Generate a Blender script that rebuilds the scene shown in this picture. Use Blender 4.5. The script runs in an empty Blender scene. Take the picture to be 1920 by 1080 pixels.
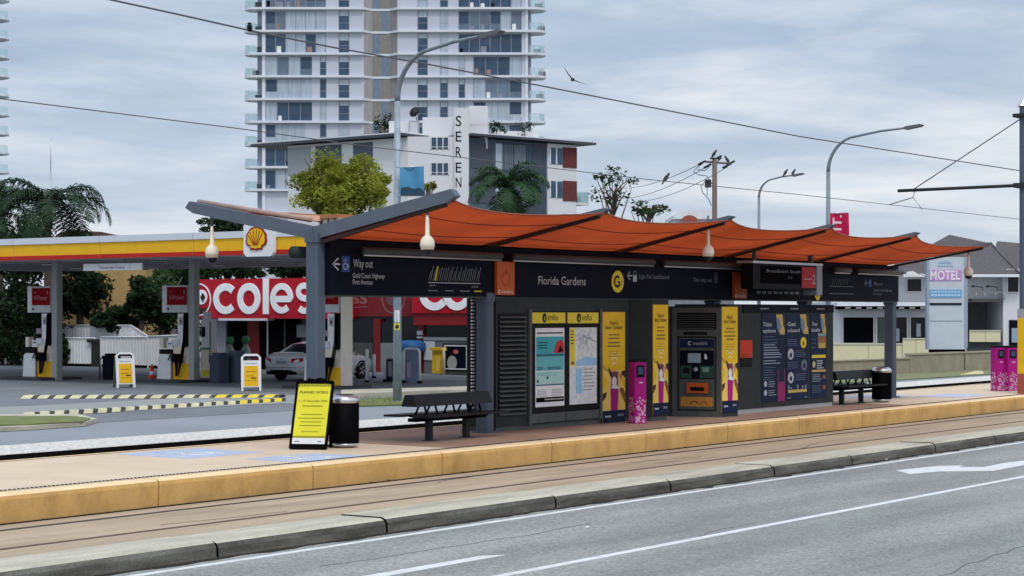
import bpy, math, random
from mathutils import Vector, Matrix
S = bpy.context.scene
rnd = random.Random(7)
PI = math.pi
# ------------------------------------------------------------------ camera
# world: origin at the foot of the first shelter post, +X along the platform, +Y across the tracks, z=0 platform deck
FPX = 3600.0
TH = math.atan(2580/FPX); sn, cs = math.sin(TH), math.cos(TH)
R = Vector((sn, -cs, 0)); F = Vector((cs, sn, 0))
CAM = -( -3.224*R + 31.54*F); CAM.z = 2.2
cd = bpy.data.cameras.new('camera'); cam = bpy.data.objects.new('camera', cd)
S.collection.objects.link(cam); S.camera = cam
cam.location = CAM
cam.rotation_euler = (math.radians(90), 0, math.atan2(-F.x, F.y))
cd.sensor_width = 36; cd.lens = 36*FPX/1920; cd.shift_y = 46/1920
cd.clip_start = 0.5; cd.clip_end = 6000
# ------------------------------------------------------------------ light
S.view_settings.view_transform = 'Standard'; S.view_settings.look = 'None'
S.view_settings.exposure = 0.0; S.view_settings.gamma = 1
SUN_EL, SUN_AZ = 58, 220
W = bpy.data.worlds.new('World'); S.world = W; W.use_nodes = True
nt = W.node_tree; nt.nodes.clear()
def N(tree, typ, **kw):
    n = tree.nodes.new(typ)
    for k, v in kw.items(): setattr(n, k, v)
    return n
def world_sky():
    L = nt.links.new
    out = N(nt, 'ShaderNodeOutputWorld'); bg = N(nt, 'ShaderNodeBackground'); bg.inputs[1].default_value = 0.1
    sky = N(nt, 'ShaderNodeTexSky', sky_type='NISHITA', sun_disc=False)
    sky.sun_elevation = math.radians(SUN_EL); sky.sun_rotation = math.radians(SUN_AZ)
    tc = N(nt, 'ShaderNodeTexCoord'); sep = N(nt, 'ShaderNodeSeparateXYZ'); L(tc.outputs['Generated'], sep.inputs[0])
    za = N(nt, 'ShaderNodeMath', operation='MAXIMUM'); L(sep.outputs[2], za.inputs[0]); za.inputs[1].default_value = 0
    zb = N(nt, 'ShaderNodeMath', operation='ADD'); L(za.outputs[0], zb.inputs[0]); zb.inputs[1].default_value = 0.07
    dv = N(nt, 'ShaderNodeVectorMath', operation='DIVIDE'); L(tc.outputs['Generated'], dv.inputs[0])
    cb = N(nt, 'ShaderNodeCombineXYZ')
    for i in range(3): L(zb.outputs[0], cb.inputs[i])
    L(cb.outputs[0], dv.inputs[1])
    def noise(scale, detail, off, dist=0.0, rough=.55):
        mp = N(nt, 'ShaderNodeMapping'); L(dv.outputs[0], mp.inputs[0]); mp.inputs['Location'].default_value = off
        n = N(nt, 'ShaderNodeTexNoise'); L(mp.outputs[0], n.inputs['Vector']); n.inputs['Scale'].default_value = scale
        n.inputs['Detail'].default_value = detail; n.inputs['Distortion'].default_value = dist; n.inputs['Roughness'].default_value = rough
        return n
    n1 = noise(.62, 7, (3.1, 1.7, 0), .35); n2 = noise(1.5, 6, (9.1, 4.7, 0), .2, .6)
    r1 = N(nt, 'ShaderNodeValToRGB'); L(n1.outputs[0], r1.inputs[0])
    e = r1.color_ramp.elements; e[0].position = .40; e[0].color = (4.6, 5.6, 7.0, 1); e[1].position = .64; e[1].color = (8.5, 8.8, 9.3, 1)
    m = e.new(.5); m.color = (6.3, 7.0, 8.0, 1)
    r2 = N(nt, 'ShaderNodeValToRGB'); L(n2.outputs[0], r2.inputs[0])
    e = r2.color_ramp.elements; e[0].position = .38; e[0].color = (.90, .93, .96, 1); e[1].position = .62; e[1].color = (1.12, 1.10, 1.07, 1)
    mul = N(nt, 'ShaderNodeMix', data_type='RGBA', blend_type='MULTIPLY'); mul.inputs[0].default_value = 1
    mul.clamp_result = False
    L(r1.outputs[0], mul.inputs[6]); L(r2.outputs[0], mul.inputs[7])
    # pale towards the horizon
    hz = N(nt, 'ShaderNodeMapRange'); L(za.outputs[0], hz.inputs[0]); hz.inputs[1].default_value = 0; hz.inputs[2].default_value = .12
    hz.inputs[3].default_value = .7; hz.inputs[4].default_value = 0
    mh = N(nt, 'ShaderNodeMix', data_type='RGBA'); L(hz.outputs[0], mh.inputs[0]); L(mul.outputs[2], mh.inputs[6]); mh.inputs[7].default_value = (7.0, 7.6, 8.4, 1)
    # thin cloud over clear sky
    mx = N(nt, 'ShaderNodeMix', data_type='RGBA'); mx.inputs[0].default_value = .93
    L(sky.outputs[0], mx.inputs[6]); L(mh.outputs[2], mx.inputs[7])
    # overcast sky is brighter overhead than near the horizon
    zg = N(nt, 'ShaderNodeMapRange'); L(za.outputs[0], zg.inputs[0]); zg.inputs[1].default_value = .17; zg.inputs[2].default_value = 1
    zg.inputs[3].default_value = 1; zg.inputs[4].default_value = 1.75
    sc = N(nt, 'ShaderNodeVectorMath', operation='SCALE'); L(mx.outputs[2], sc.inputs[0]); L(zg.outputs[0], sc.inputs['Scale'])
    L(sc.outputs[0], bg.inputs[0]); L(bg.outputs[0], out.inputs[0])
world_sky()
sl = bpy.data.lights.new('sun', 'SUN'); sl.energy = 1.5; sl.angle = math.radians(12); sl.color = (1, .95, .88)
so = bpy.data.objects.new('sun', sl); S.collection.objects.link(so)
az, el = math.radians(SUN_AZ), math.radians(SUN_EL)
sdir = Vector((math.sin(az)*math.cos(el), math.cos(az)*math.cos(el), math.sin(el)))
so.rotation_euler = sdir.to_track_quat('Z', 'Y').to_euler(); so.location = (0, 0, 60)
S.cycles.max_bounces = 6; S.cycles.use_denoising = True

# ------------------------------------------------------------------ survey: sight lines from the photograph to real places
def ray(px, py): return F + R*((px-960)/FPX) + Vector((0, 0, (586-py)/FPX))
def at_z(px, py, z): r = ray(px, py); return CAM + r*((z-CAM.z)/r.z)
def at_y(px, py, y): r = ray(px, py); return CAM + r*((y-CAM.y)/r.y)
def at_x(px, py, x): r = ray(px, py); return CAM + r*((x-CAM.x)/r.x)
def at_d(px, py, d): return CAM + ray(px, py)*d
# ------------------------------------------------------------------ materials
MATS = {}
def mat(name, col, rough=.6, metal=0, var=.12, scale=3, bump=0, bscale=40, spec=.5, stretch=(1, 1, 1), dirt=0, dscale=.6, trans=0, coat=0, alpha=None, speck=0):
    if name in MATS: return MATS[name]
    m = bpy.data.materials.new(name); m.use_nodes = True; t = m.node_tree; L = t.links.new
    b = t.nodes['Principled BSDF']; b.inputs['Roughness'].default_value = rough; b.inputs['Metallic'].default_value = metal
    b.inputs['Specular IOR Level'].default_value = spec
    if coat: b.inputs['Coat Weight'].default_value = coat
    tc = N(t, 'ShaderNodeTexCoord'); mp = N(t, 'ShaderNodeMapping'); L(tc.outputs['Object'], mp.inputs[0]); mp.inputs['Scale'].default_value = stretch
    n = N(t, 'ShaderNodeTexNoise'); n.inputs['Scale'].default_value = scale; n.inputs['Detail'].default_value = 6; L(mp.outputs[0], n.inputs['Vector'])
    mr = N(t, 'ShaderNodeMapRange'); L(n.outputs[0], mr.inputs[0]); mr.inputs[1].default_value = .25; mr.inputs[2].default_value = .75
    mr.inputs[3].default_value = 1-var; mr.inputs[4].default_value = 1+var
    sc = N(t, 'ShaderNodeVectorMath', operation='SCALE'); sc.inputs[0].default_value = col; L(mr.outputs[0], sc.inputs['Scale'])
    last = sc.outputs[0]
    if speck:
        n4 = N(t, 'ShaderNodeTexNoise'); n4.inputs['Scale'].default_value = 28; n4.inputs['Detail'].default_value = 3; L(tc.outputs['Object'], n4.inputs['Vector'])
        m4 = N(t, 'ShaderNodeMapRange'); L(n4.outputs[0], m4.inputs[0]); m4.inputs[1].default_value = .3; m4.inputs[2].default_value = .7
        m4.inputs[3].default_value = 1-speck; m4.inputs[4].default_value = 1+speck
        s4 = N(t, 'ShaderNodeVectorMath', operation='SCALE'); L(last, s4.inputs[0]); L(m4.outputs[0], s4.inputs['Scale']); last = s4.outputs[0]
    if dirt:
        n2 = N(t, 'ShaderNodeTexNoise'); n2.inputs['Scale'].default_value = dscale; n2.inputs['Detail'].default_value = 8; n2.inputs['Roughness'].default_value = .65
        L(mp.outputs[0], n2.inputs['Vector'])
        m2 = N(t, 'ShaderNodeMapRange'); L(n2.outputs[0], m2.inputs[0]); m2.inputs[1].default_value = .48; m2.inputs[2].default_value = .72
        m2.inputs[3].default_value = 0; m2.inputs[4].default_value = dirt
        mx = N(t, 'ShaderNodeMix', data_type='RGBA'); L(m2.outputs[0], mx.inputs[0]); L(last, mx.inputs[6])
        mx.inputs[7].default_value = (col[0]*.35, col[1]*.33, col[2]*.3, 1); last = mx.outputs[2]
    L(last, b.inputs['Base Color'])
    if bump:
        n3 = N(t, 'ShaderNodeTexNoise'); n3.inputs['Scale'].default_value = bscale; n3.inputs['Detail'].default_value = 4; L(tc.outputs['Object'], n3.inputs['Vector'])
        bp = N(t, 'ShaderNodeBump'); bp.inputs['Strength'].default_value = bump; bp.inputs['Distance'].default_value = .01
        L(n3.outputs[0], bp.inputs['Height']); L(bp.outputs[0], b.inputs['Normal'])
    if trans:   # thin cloth or leaf: part of the light goes through
        tr = N(t, 'ShaderNodeBsdfTranslucent'); L(last, tr.inputs[0]); ms = N(t, 'ShaderNodeMixShader'); ms.inputs[0].default_value = trans
        o = t.nodes['Material Output']; L(b.outputs[0], ms.inputs[1]); L(tr.outputs[0], ms.inputs[2]); L(ms.outputs[0], o.inputs[0])
    if alpha is not None:
        tr = N(t, 'ShaderNodeBsdfTransparent'); tr.inputs[0].default_value = (.82, .93, .93, 1); ms = N(t, 'ShaderNodeMixShader'); ms.inputs[0].default_value = alpha
        o = t.nodes['Material Output']; L(tr.outputs[0], ms.inputs[1]); L(b.outputs[0], ms.inputs[2]); L(ms.outputs[0], o.inputs[0])
    MATS[name] = m; return m
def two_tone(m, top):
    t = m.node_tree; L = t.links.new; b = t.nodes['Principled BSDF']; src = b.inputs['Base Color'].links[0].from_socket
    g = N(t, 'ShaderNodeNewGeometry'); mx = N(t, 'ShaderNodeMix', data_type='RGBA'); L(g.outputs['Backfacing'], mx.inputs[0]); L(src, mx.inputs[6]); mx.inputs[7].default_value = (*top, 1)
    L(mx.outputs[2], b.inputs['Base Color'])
def P(name, col, rough=.55, **k): return mat(name, col, rough, var=k.pop('var', .06), spec=k.pop('spec', .25), **k)
asphalt = mat('asphalt', (.265, .278, .275), .9, spec=.2, var=.13, scale=.9, bump=.8, bscale=45, dirt=.36, dscale=.5, stretch=(.3, 1.3, 1), speck=.34)
def lane_wear(m, period, phase):
    t = m.node_tree; L = t.links.new; b = t.nodes['Principled BSDF']; src = b.inputs['Base Color'].links[0].from_socket
    tc = N(t, 'ShaderNodeTexCoord'); sp = N(t, 'ShaderNodeSeparateXYZ'); L(tc.outputs['Object'], sp.inputs[0]); n = N(t, 'ShaderNodeTexNoise'); n.inputs['Scale'].default_value = .35; n.inputs['Detail'].default_value = 5; L(tc.outputs['Object'], n.inputs['Vector'])
    a = N(t, 'ShaderNodeMath', operation='MULTIPLY_ADD'); L(n.outputs[0], a.inputs[0]); a.inputs[1].default_value = 1.6; L(sp.outputs[1], a.inputs[2])
    c = N(t, 'ShaderNodeMath', operation='MULTIPLY_ADD'); L(a.outputs[0], c.inputs[0]); c.inputs[1].default_value = 2*PI/period; c.inputs[2].default_value = phase
    d = N(t, 'ShaderNodeMath', operation='SINE'); L(c.outputs[0], d.inputs[0]); e = N(t, 'ShaderNodeMapRange'); L(d.outputs[0], e.inputs[0]); e.inputs[1].default_value = -1; e.inputs[2].default_value = 1; e.inputs[3].default_value = .90; e.inputs[4].default_value = 1.04
    s_ = N(t, 'ShaderNodeVectorMath', operation='SCALE'); L(src, s_.inputs[0]); L(e.outputs[0], s_.inputs['Scale']); L(s_.outputs[0], b.inputs['Base Color'])
lane_wear(asphalt, 1.75, 1.0)
asphalt2 = mat('far_asphalt', (.23, .25, .28), .85, var=.14, scale=.4, dirt=.25, dscale=.2, speck=.08)
forecourt_m = mat('forecourt_concrete', (.15, .165, .185), .8, var=.15, scale=.5, dirt=.4, dscale=.3, speck=.08)
tan_conc = mat('tan_concrete', (.41, .325, .235), .85, spec=.2, var=.2, scale=.8, dirt=.62, dscale=.75, stretch=(.25, 1.4, 1), bump=.3, speck=.06)
kerb_m = mat('kerb_concrete', (.46, .44, .36), .85, spec=.2, var=.2, scale=2.2, dirt=.6, dscale=1.3, stretch=(.35, 1.5, 1.5), bump=.6, bscale=30, speck=.1)
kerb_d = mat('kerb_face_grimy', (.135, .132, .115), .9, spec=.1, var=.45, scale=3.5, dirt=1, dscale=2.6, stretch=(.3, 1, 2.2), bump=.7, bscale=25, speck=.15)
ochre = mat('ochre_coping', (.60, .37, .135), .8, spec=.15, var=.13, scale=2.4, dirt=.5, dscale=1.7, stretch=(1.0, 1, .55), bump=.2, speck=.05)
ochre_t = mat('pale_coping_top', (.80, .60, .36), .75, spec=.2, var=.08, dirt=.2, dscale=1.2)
deck_m = mat('cream_paving', (.60, .485, .36), .8, spec=.2, var=.08, scale=.8, dirt=.16, dscale=.5, speck=.04)
deck_b = mat('brown_paving_shaded', (.29, .185, .135), .8, var=.12, scale=1.2, dirt=.3, dscale=.7, speck=.05)
line_w = mat('road_paint', (.66, .68, .68), .6, var=.1, scale=6, dirt=.35, dscale=4)
def faded_paint(name, col, under):
    m = mat(name, col, .75, var=.15, scale=1, spec=.2); t = m.node_tree; L = t.links.new; b = t.nodes['Principled BSDF']; src = b.inputs['Base Color'].links[0].from_socket
    n = N(t, 'ShaderNodeTexNoise'); n.inputs['Scale'].default_value = 2.2; n.inputs['Detail'].default_value = 8; n.inputs['Roughness'].default_value = .7; tc = N(t, 'ShaderNodeTexCoord'); L(tc.outputs['Object'], n.inputs['Vector'])
    mr = N(t, 'ShaderNodeMapRange'); L(n.outputs[0], mr.inputs[0]); mr.inputs[1].default_value = .42; mr.inputs[2].default_value = .62; mr.inputs[3].default_value = .10; mr.inputs[4].default_value = .85
    mx = N(t, 'ShaderNodeMix', data_type='RGBA'); L(mr.outputs[0], mx.inputs[0]); L(src, mx.inputs[6]); mx.inputs[7].default_value = (*under, 1); L(mx.outputs[2], b.inputs['Base Color']); return m
blue_p = faded_paint('worn_blue_paint', (.30, .43, .70), (.55, .49, .42)) if True else mat('blue_paint', (.34, .45, .68), .7, var=.25, scale=1.2, spec=.2)
gravel_m = mat('white_gravel', (.56, .55, .52), .9, var=.35, scale=9, bump=1, bscale=12, speck=.34)
ballast = mat('dark_track_bed', (.012, .011, .011), .95, spec=.0, var=.4, scale=5, bump=1, bscale=14)
rail_m = mat('rail_steel', (.12, .10, .09), .4, .7)
grass_m = mat('grass', (.14, .17, .05), .9, var=.35, scale=3, bump=1, bscale=30, dirt=.3, dscale=1.5)
steel = mat('blue_grey_steel', (.075, .10, .14), .6, 0, spec=.3, var=.12, scale=2, dirt=.1)
steel_l = mat('rafter_grey', (.10, .125, .165), .6, 0, spec=.3, var=.1)
navy = P('navy_panel', (.005, .007, .015), .6, spec=.06)
navy_b = P('navy_board', (.010, .018, .05), .55, spec=.1)
black = P('black', (.006, .006, .008), .6, spec=.12)
blackm = P('matt_black', (.004, .004, .005), .95, spec=.03)
charcoal = P('charcoal_metal', (.030, .036, .038), .6, var=.2, spec=.12)
char_l = P('grey_metal', (.08, .088, .085), .55, var=.2, spec=.2)
alu = P('aluminium', (.5, .52, .55), .35, metal=.6)
stainless = P('stainless', (.6, .62, .65), .3, metal=.85)
white = P('white_paint', (.75, .77, .80), .5)
offw = P('warm_white_plastic', (.78, .70, .58), .5)
yellow = P('yellow_print', (.74, .46, .015), .5)
yel_l = P('pale_yellow_print', (.80, .55, .12), .5)
lemon = P('lemon_poster', (.72, .68, .04), .6)
yelsign = P('sign_yellow', (.72, .58, .04), .5)
magenta = P('magenta_print', (.36, .010, .20), .5, spec=.15)
pinkpat = P('pale_pink_pattern', (.62, .36, .50), .5)
orange_f = mat('orange_fabric', (.48, .078, .025), .85, var=.32, scale=.55, trans=.40, spec=.08, bump=.6, bscale=2.5, stretch=(1, 1, 1), dirt=.12, dscale=.8)
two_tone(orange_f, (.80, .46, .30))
orange_p = P('orange_panel', (.50, .095, .02), .5)
peach = P('sun_bleached_peach', (.80, .52, .38), .8)
red = P('shop_red', (.52, .012, .03), .45)
dred = P('dark_red', (.2, .008, .015), .5)
crimson = P('crimson_banner', (.48, .008, .07), .7)
fyel = P('fascia_yellow', (.80, .45, .01), .4)
fred = P('fascia_red', (.46, .015, .008), .4)
teal = P('poster_teal', (.05, .35, .40)); teal_l = P('poster_pale_teal', (.38, .62, .60)); skyb = P('map_blue', (.30, .52, .75))
mapc = P('map_paper', (.62, .66, .68), var=.2, scale=12); paper = P('paper', (.72, .73, .76))
brown = P('brown_print', (.20, .07, .03)); skin1 = P('tan_print', (.55, .30, .18)); dbrown = P('dark_brown_print', (.05, .022, .015))
dgreen = P('dark_green', (.02, .07, .05)); green = P('green_label', (.05, .25, .1))
glass_d = mat('dark_glass', (.006, .009, .013), .15, var=.4, scale=1, spec=.3)
glass_b = mat('blue_glass', (.035, .070, .125), .15, var=.4, scale=.6, spec=.5)
glass_c = mat('curtained_glass', (.38, .44, .52), .25, var=.25, scale=.9, spec=.5, stretch=(6, 6, .3))
glass_t = mat('clear_glass', (.45, .62, .66), .08, alpha=.38, spec=.6)
tow_w = mat('tower_white', (.51, .54, .63), .7, var=.04, scale=.1)
tow_w2 = mat('tower_slab_white', (.66, .70, .78), .7, var=.04, scale=.1)
tow_g = mat('tower_taupe', (.30, .29, .30), .6, var=.25, scale=.2, stretch=(1, 1, .15))
tow_s = mat('tower_grey', (.30, .33, .40), .7, var=.08, scale=.3)
bld_w = mat('render_white', (.66, .67, .70), .8, var=.05, scale=.3, dirt=.06, dscale=.3)
bld_g = mat('blue_grey_cladding', (.075, .10, .14), .7, var=.12, scale=.8)
brick = mat('red_brick', (.12, .025, .022), .85, var=.2, scale=4)
roof_m = mat('grey_roof_tile', (.085, .08, .085), .9, var=.25, scale=5, stretch=(1, 1, 4))
cream = mat('cream_panel', (.66, .63, .40), .7, var=.05)
stonew = mat('tan_wall', (.28, .26, .19), .9, var=.2, scale=1.5, dirt=.35, dscale=.8)
beige = mat('beige_wall', (.48, .32, .13), .85, var=.1, dirt=.2)
colorb = mat('white_corrugated', (.80, .81, .83), .5, var=.06)
leaf_y = mat('leaf_yellow_green', (.26, .29, .035), .6, spec=.2, var=.65, scale=.8, trans=.35)
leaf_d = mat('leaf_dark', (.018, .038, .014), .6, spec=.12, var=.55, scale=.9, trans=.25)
leaf_m = mat('leaf_mid', (.032, .065, .02), .6, spec=.15, var=.5, scale=.9, trans=.3)
leaf_p = mat('palm_leaf', (.030, .075, .028), .5, spec=.2, var=.4, scale=1, trans=.25)
bark = mat('bark', (.12, .09, .07), .95, var=.3, scale=4, stretch=(1, 1, .3))
wood = mat('weathered_timber', (.16, .12, .11), .95, var=.25, scale=3, stretch=(1, 1, .1))
silver = P('silver_car_paint', (.66, .69, .73), .35, metal=.1, coat=.4)
tyre_m = P('tyre_rubber', (.015, .015, .016), .85); tail_r = P('tail_light', (.4, .01, .01), .2)
cone_o = P('cone_orange', (.75, .08, .02), .6); wire_m = P('wire', (.10, .11, .13), .7)
lampg = P('galvanised', (.20, .24, .28), .5, metal=.2, var=.15)
lampb = mat('galvanised_pale', (.30, .37, .43), .6, .2, var=.25, scale=4)
motel_b = P('pale_sign_blue', (.50, .56, .63), .4)
purple = P('sign_purple', (.50, .27, .55), .4); mblue = P('sign_blue', (.17, .36, .62), .4)
terrac = P('terracotta', (.35, .09, .06), .8)

# ------------------------------------------------------------------ mesh builder
class Fr:      # flat working frame: u to the right, v up, w out of the face
    def __init__(s, o, u, v=(0, 0, 1), w=None):
        s.o = Vector(o); s.u = Vector(u).normalized(); s.v = Vector(v).normalized()
        s.w = Vector(w).normalized() if w is not None else s.u.cross(s.v)
    def p(s, a, b, c=0): return s.o + s.u*a + s.v*b + s.w*c
_T = {}
def text_geo(st, bold=0):
    k = (st, bold)
    if k not in _T:
        c = bpy.data.curves.new('t', 'FONT'); c.body = st; c.size = 1; c.fill_mode = 'FRONT'; c.resolution_u = 3; c.offset = bold
        o = bpy.data.objects.new('t', c); S.collection.objects.link(o)
        dg = bpy.context.evaluated_depsgraph_get(); me = bpy.data.meshes.new_from_object(o.evaluated_get(dg))
        vs = [(v.co.x, v.co.y) for v in me.vertices]; fs = [tuple(p.vertices) for p in me.polygons]
        bpy.data.objects.remove(o); bpy.data.curves.remove(c); bpy.data.meshes.remove(me)
        _T[k] = (vs, fs)
    return _T[k]
class MB:
    def __init__(s): s.v = []; s.f = []; s.m = []; s.s = []; s.mats = []
    def add(s, vs, fs, m, smooth=False):
        b = len(s.v); s.v += [tuple(v) for v in vs]
        if m not in s.mats: s.mats.append(m)
        i = s.mats.index(m)
        for f in fs: s.f.append(tuple(b+k for k in f)); s.m.append(i); s.s.append(smooth)
        return s
    def box(s, x0, x1, y0, y1, z0, z1, m): return s.fbox(Fr((0, 0, 0), (1, 0, 0), (0, 0, 1), (0, 1, 0)), x0, x1, z0, z1, y0, y1, m)
    def fbox(s, fr, u0, u1, v0, v1, w0, w1, m):
        vs = [fr.p(a, b, c) for c in (w0, w1) for b in (v0, v1) for a in (u0, u1)]
        return s.add(vs, [(0, 1, 3, 2), (4, 6, 7, 5), (0, 4, 5, 1), (2, 3, 7, 6), (0, 2, 6, 4), (1, 5, 7, 3)], m)
    def cbox(s, fr, u0, u1, v0, v1, w0, w1, m, c=.05):   # box with clipped corners in the face plane
        return s.poly(fr, [(u0+c, v0), (u1-c, v0), (u1, v0+c), (u1, v1-c), (u1-c, v1), (u0+c, v1), (u0, v1-c), (u0, v0+c)], w0, w1, m)
    def poly(s, fr, pts, w0, w1, m, smooth=False):
        n = len(pts); vs = [fr.p(a, b, w0) for a, b in pts]+[fr.p(a, b, w1) for a, b in pts]
        return s.add(vs, [tuple(range(n)), tuple(range(2*n-1, n-1, -1))]+[(i, (i+1) % n, n+(i+1) % n, n+i) for i in range(n)], m, smooth)
    def prism(s, pts, z0, z1, m): return s.poly(Fr((0, 0, 0), (1, 0, 0), (0, 1, 0), (0, 0, 1)), pts, z0, z1, m)
    def ribbon(s, fr, pts, wd, w0, w1, m, closed=False):
        n = len(pts); P2 = [Vector(p) for p in pts]; A = []; B = []
        for i in range(n):
            a = P2[i-1] if (i or closed) else P2[i]; b = P2[(i+1) % n] if (i < n-1 or closed) else P2[i]
            d = (b-a).normalized(); q = Vector((-d.y, d.x))*wd/2; A.append(P2[i]+q); B.append(P2[i]-q)
        vs = [fr.p(a.x, a.y, w1) for a in A]+[fr.p(a.x, a.y, w1) for a in B]+[fr.p(a.x, a.y, w0) for a in A]+[fr.p(a.x, a.y, w0) for a in B]
        fs = []
        for i in range(n if closed else n-1):
            j = (i+1) % n; fs += [(i, j, n+j, n+i), (i, 2*n+i, 2*n+j, j), (n+i, n+j, 3*n+j, 3*n+i)]
        return s.add(vs, fs, m)
    def text(s, fr, st, u, v, size, m, w=.004, width=None, align='c', bold=0, ang=0):
        vs, fs = text_geo(st, bold)
        if not vs: return s
        x0 = min(a for a, b in vs); x1 = max(a for a, b in vs); k = size
        kx = width/(x1-x0) if width else k
        off = {'c': -(x0+x1)/2, 'l': -x0, 'r': -x1}[align]; ca, sa = math.cos(ang), math.sin(ang)
        P3 = []
        for a, b in vs:
            a = (a+off)*kx; b = b*k; P3.append(fr.p(u+a*ca-b*sa, v+a*sa+b*ca, w))
        return s.add(P3, fs, m)
    def tube(s, pts, r, m, n=8, r2=None, caps=True):
        pts = [Vector(p) for p in pts]; k = len(pts); vs = []; up = None
        for i, p in enumerate(pts):
            d = (pts[min(i+1, k-1)]-pts[max(i-1, 0)]).normalized()
            if up is None: up = Vector((0, 0, 1)) if abs(d.z) < .9 else Vector((1, 0, 0))
            a = d.cross(up).normalized(); b = a.cross(d).normalized(); up = b
            rr = r if r2 is None else r+(r2-r)*i/(k-1)
            vs += [p+a*math.cos(2*PI*j/n)*rr+b*math.sin(2*PI*j/n)*rr for j in range(n)]
        fs = [(i*n+j, i*n+(j+1) % n, (i+1)*n+(j+1) % n, (i+1)*n+j) for i in range(k-1) for j in range(n)]
        if caps: fs += [tuple(range(n)), tuple(range((k-1)*n, k*n))]
        return s.add(vs, fs, m, True)
    def lathe(s, prof, c, m, n=20, axis=None, smooth=True):
        c = Vector(c); Z = Vector(axis or (0, 0, 1)).normalized(); X = Z.orthogonal().normalized(); Y = Z.cross(X)
        vs = [c+X*math.cos(2*PI*j/n)*r+Y*math.sin(2*PI*j/n)*r+Z*z for r, z in prof for j in range(n)]
        k = len(prof); fs = [(i*n+j, i*n+(j+1) % n, (i+1)*n+(j+1) % n, (i+1)*n+j) for i in range(k-1) for j in range(n)]
        fs += [tuple(range(n)), tuple(range((k-1)*n, k*n))]
        return s.add(vs, fs, m, smooth)
    def quad(s, pts, m): return s.add(pts, [tuple(range(len(pts)))], m)
    def build(s, name, parent=None, label=None):
        me = bpy.data.meshes.new(name)
        root = parent
        while root is not None and root.parent is not None: root = root.parent
        vs = s.v
        if root is not None:
            Mi = root.matrix_basis.inverted(); vs = [Mi @ Vector(v) for v in s.v]
        me.from_pydata(vs, [], s.f)
        for m in s.mats: me.materials.append(m)
        me.polygons.foreach_set('material_index', s.m); me.polygons.foreach_set('use_smooth', s.s)
        me.update()
        if any(s.s) and name not in ('canopy_fabric', 'cloth', 'windows'):
            import bmesh
            bm = bmesh.new(); bm.from_mesh(me); bmesh.ops.recalc_face_normals(bm, faces=bm.faces[:]); bm.to_mesh(me); bm.free()
        o = bpy.data.objects.new(name, me); S.collection.objects.link(o)
        if parent is not None: o.parent = parent
        if label: o['label'] = label
        return o
def thing(name, label, cat, loc=(0, 0, 0), rotz=0, group=None):
    o = bpy.data.objects.new(name, None); S.collection.objects.link(o); o.empty_display_size = .2
    o.location = loc; o.rotation_euler = (0, 0, rotz)
    o.matrix_basis = Matrix.Translation(Vector(loc)) @ Matrix.Rotation(rotz, 4, 'Z')
    return tag(o, label, cat, group)
def tag(o, label, cat, group=None):
    o['label'] = label; o['category'] = cat
    if group: o['group'] = group
    return o
def struct(name, b, kind='structure', label=None):
    o = b.build(name); o['kind'] = kind; o['label'] = label or name.replace('_', ' '); return o
def copy_tree(o, parent=None):
    c = o.copy(); S.collection.objects.link(c)
    if parent is not None: c.parent = parent
    for ch in list(o.children): copy_tree(ch, c)
    return c
def place(proto, used, loc, rotz, label, group=None):
    o = proto if not used else copy_tree(proto)
    o.location = loc; o.rotation_euler = (0, 0, rotz); o['label'] = label
    if group: o['group'] = group
    return o
def arc(cx, cy, r, a0, a1, n=14, ry=None):
    ry = ry or r
    return [(cx+r*math.cos(math.radians(a0+(a1-a0)*i/n)), cy+ry*math.sin(math.radians(a0+(a1-a0)*i/n))) for i in range(n+1)]
# ================================================================== SETTING
def strip(name, x0, x1, y0, y1, z0, z1, m, kind='structure'): return struct(name, MB().box(x0, x1, y0, y1, z0, z1, m), kind)
ground = MB().quad([(-1500, -1500, -.62), (2500, -1500, -.62), (2500, 2500, -.62), (-1500, 2500, -.62)], mat('earth', (.16, .17, .13), .95, var=.2, scale=.05)); struct('ground', ground)
XL, XR = -60, 260
strip('road', XL, XR, -30, -5.93, -.60, -.52, asphalt)
# kerb with rounded nose, cast in lengths
kb = MB(); x = -31.6
lens = [3.7, 3.1, 3.35, 2.95]
k = 0
while x < 90:
    l = lens[k % 4]; k += 1
    j = .03+.015*rnd.random(); dz = rnd.uniform(-.008, .008)
    yf = -5.93; prof = [(yf-.01, -.56), (yf, -.41), (yf+.03, -.36), (yf+.085, -.337)]
    vs = []; a, b = x+j/2, x+l-j/2
    for xx in (a, b): vs += [(xx, y, z+dz) for y, z in prof]+[(xx, -5.18, -.342+dz), (xx, -5.18, -.6)]
    n = 6
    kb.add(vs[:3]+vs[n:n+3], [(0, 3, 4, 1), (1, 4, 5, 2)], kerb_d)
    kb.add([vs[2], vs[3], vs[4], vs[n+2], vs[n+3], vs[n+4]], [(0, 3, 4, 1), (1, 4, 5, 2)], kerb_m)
    kb.add(vs, [(0, 1, 2, 3, 4, 5), (6, 11, 10, 9, 8, 7)], blackm)
    x += l
kb.box(-31.6, 90, -5.9, -5.19, -.6, -.40, blackm)
struct('kerb', kb)
tb = MB().box(XL, XR, -5.18, -2.5, -.60, -.35, tan_conc)
struct('near_track_slab', tb)
rl = MB()
for y, m_ in ((-4.52, mat('groove_brown', (.14, .105, .08), .9, spec=.1)), (-3.09, P('groove_dark', (.05, .04, .035)))): rl.box(XL, XR, y-.025, y+.02, -.35, -.345, m_); rl.box(XL, XR, y+.05, y+.08, -.35, -.346, m_)
rl.box(XL, XR, -2.62, -2.56, -.35, -.345, ballast)
struct('near_rails', rl)
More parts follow.
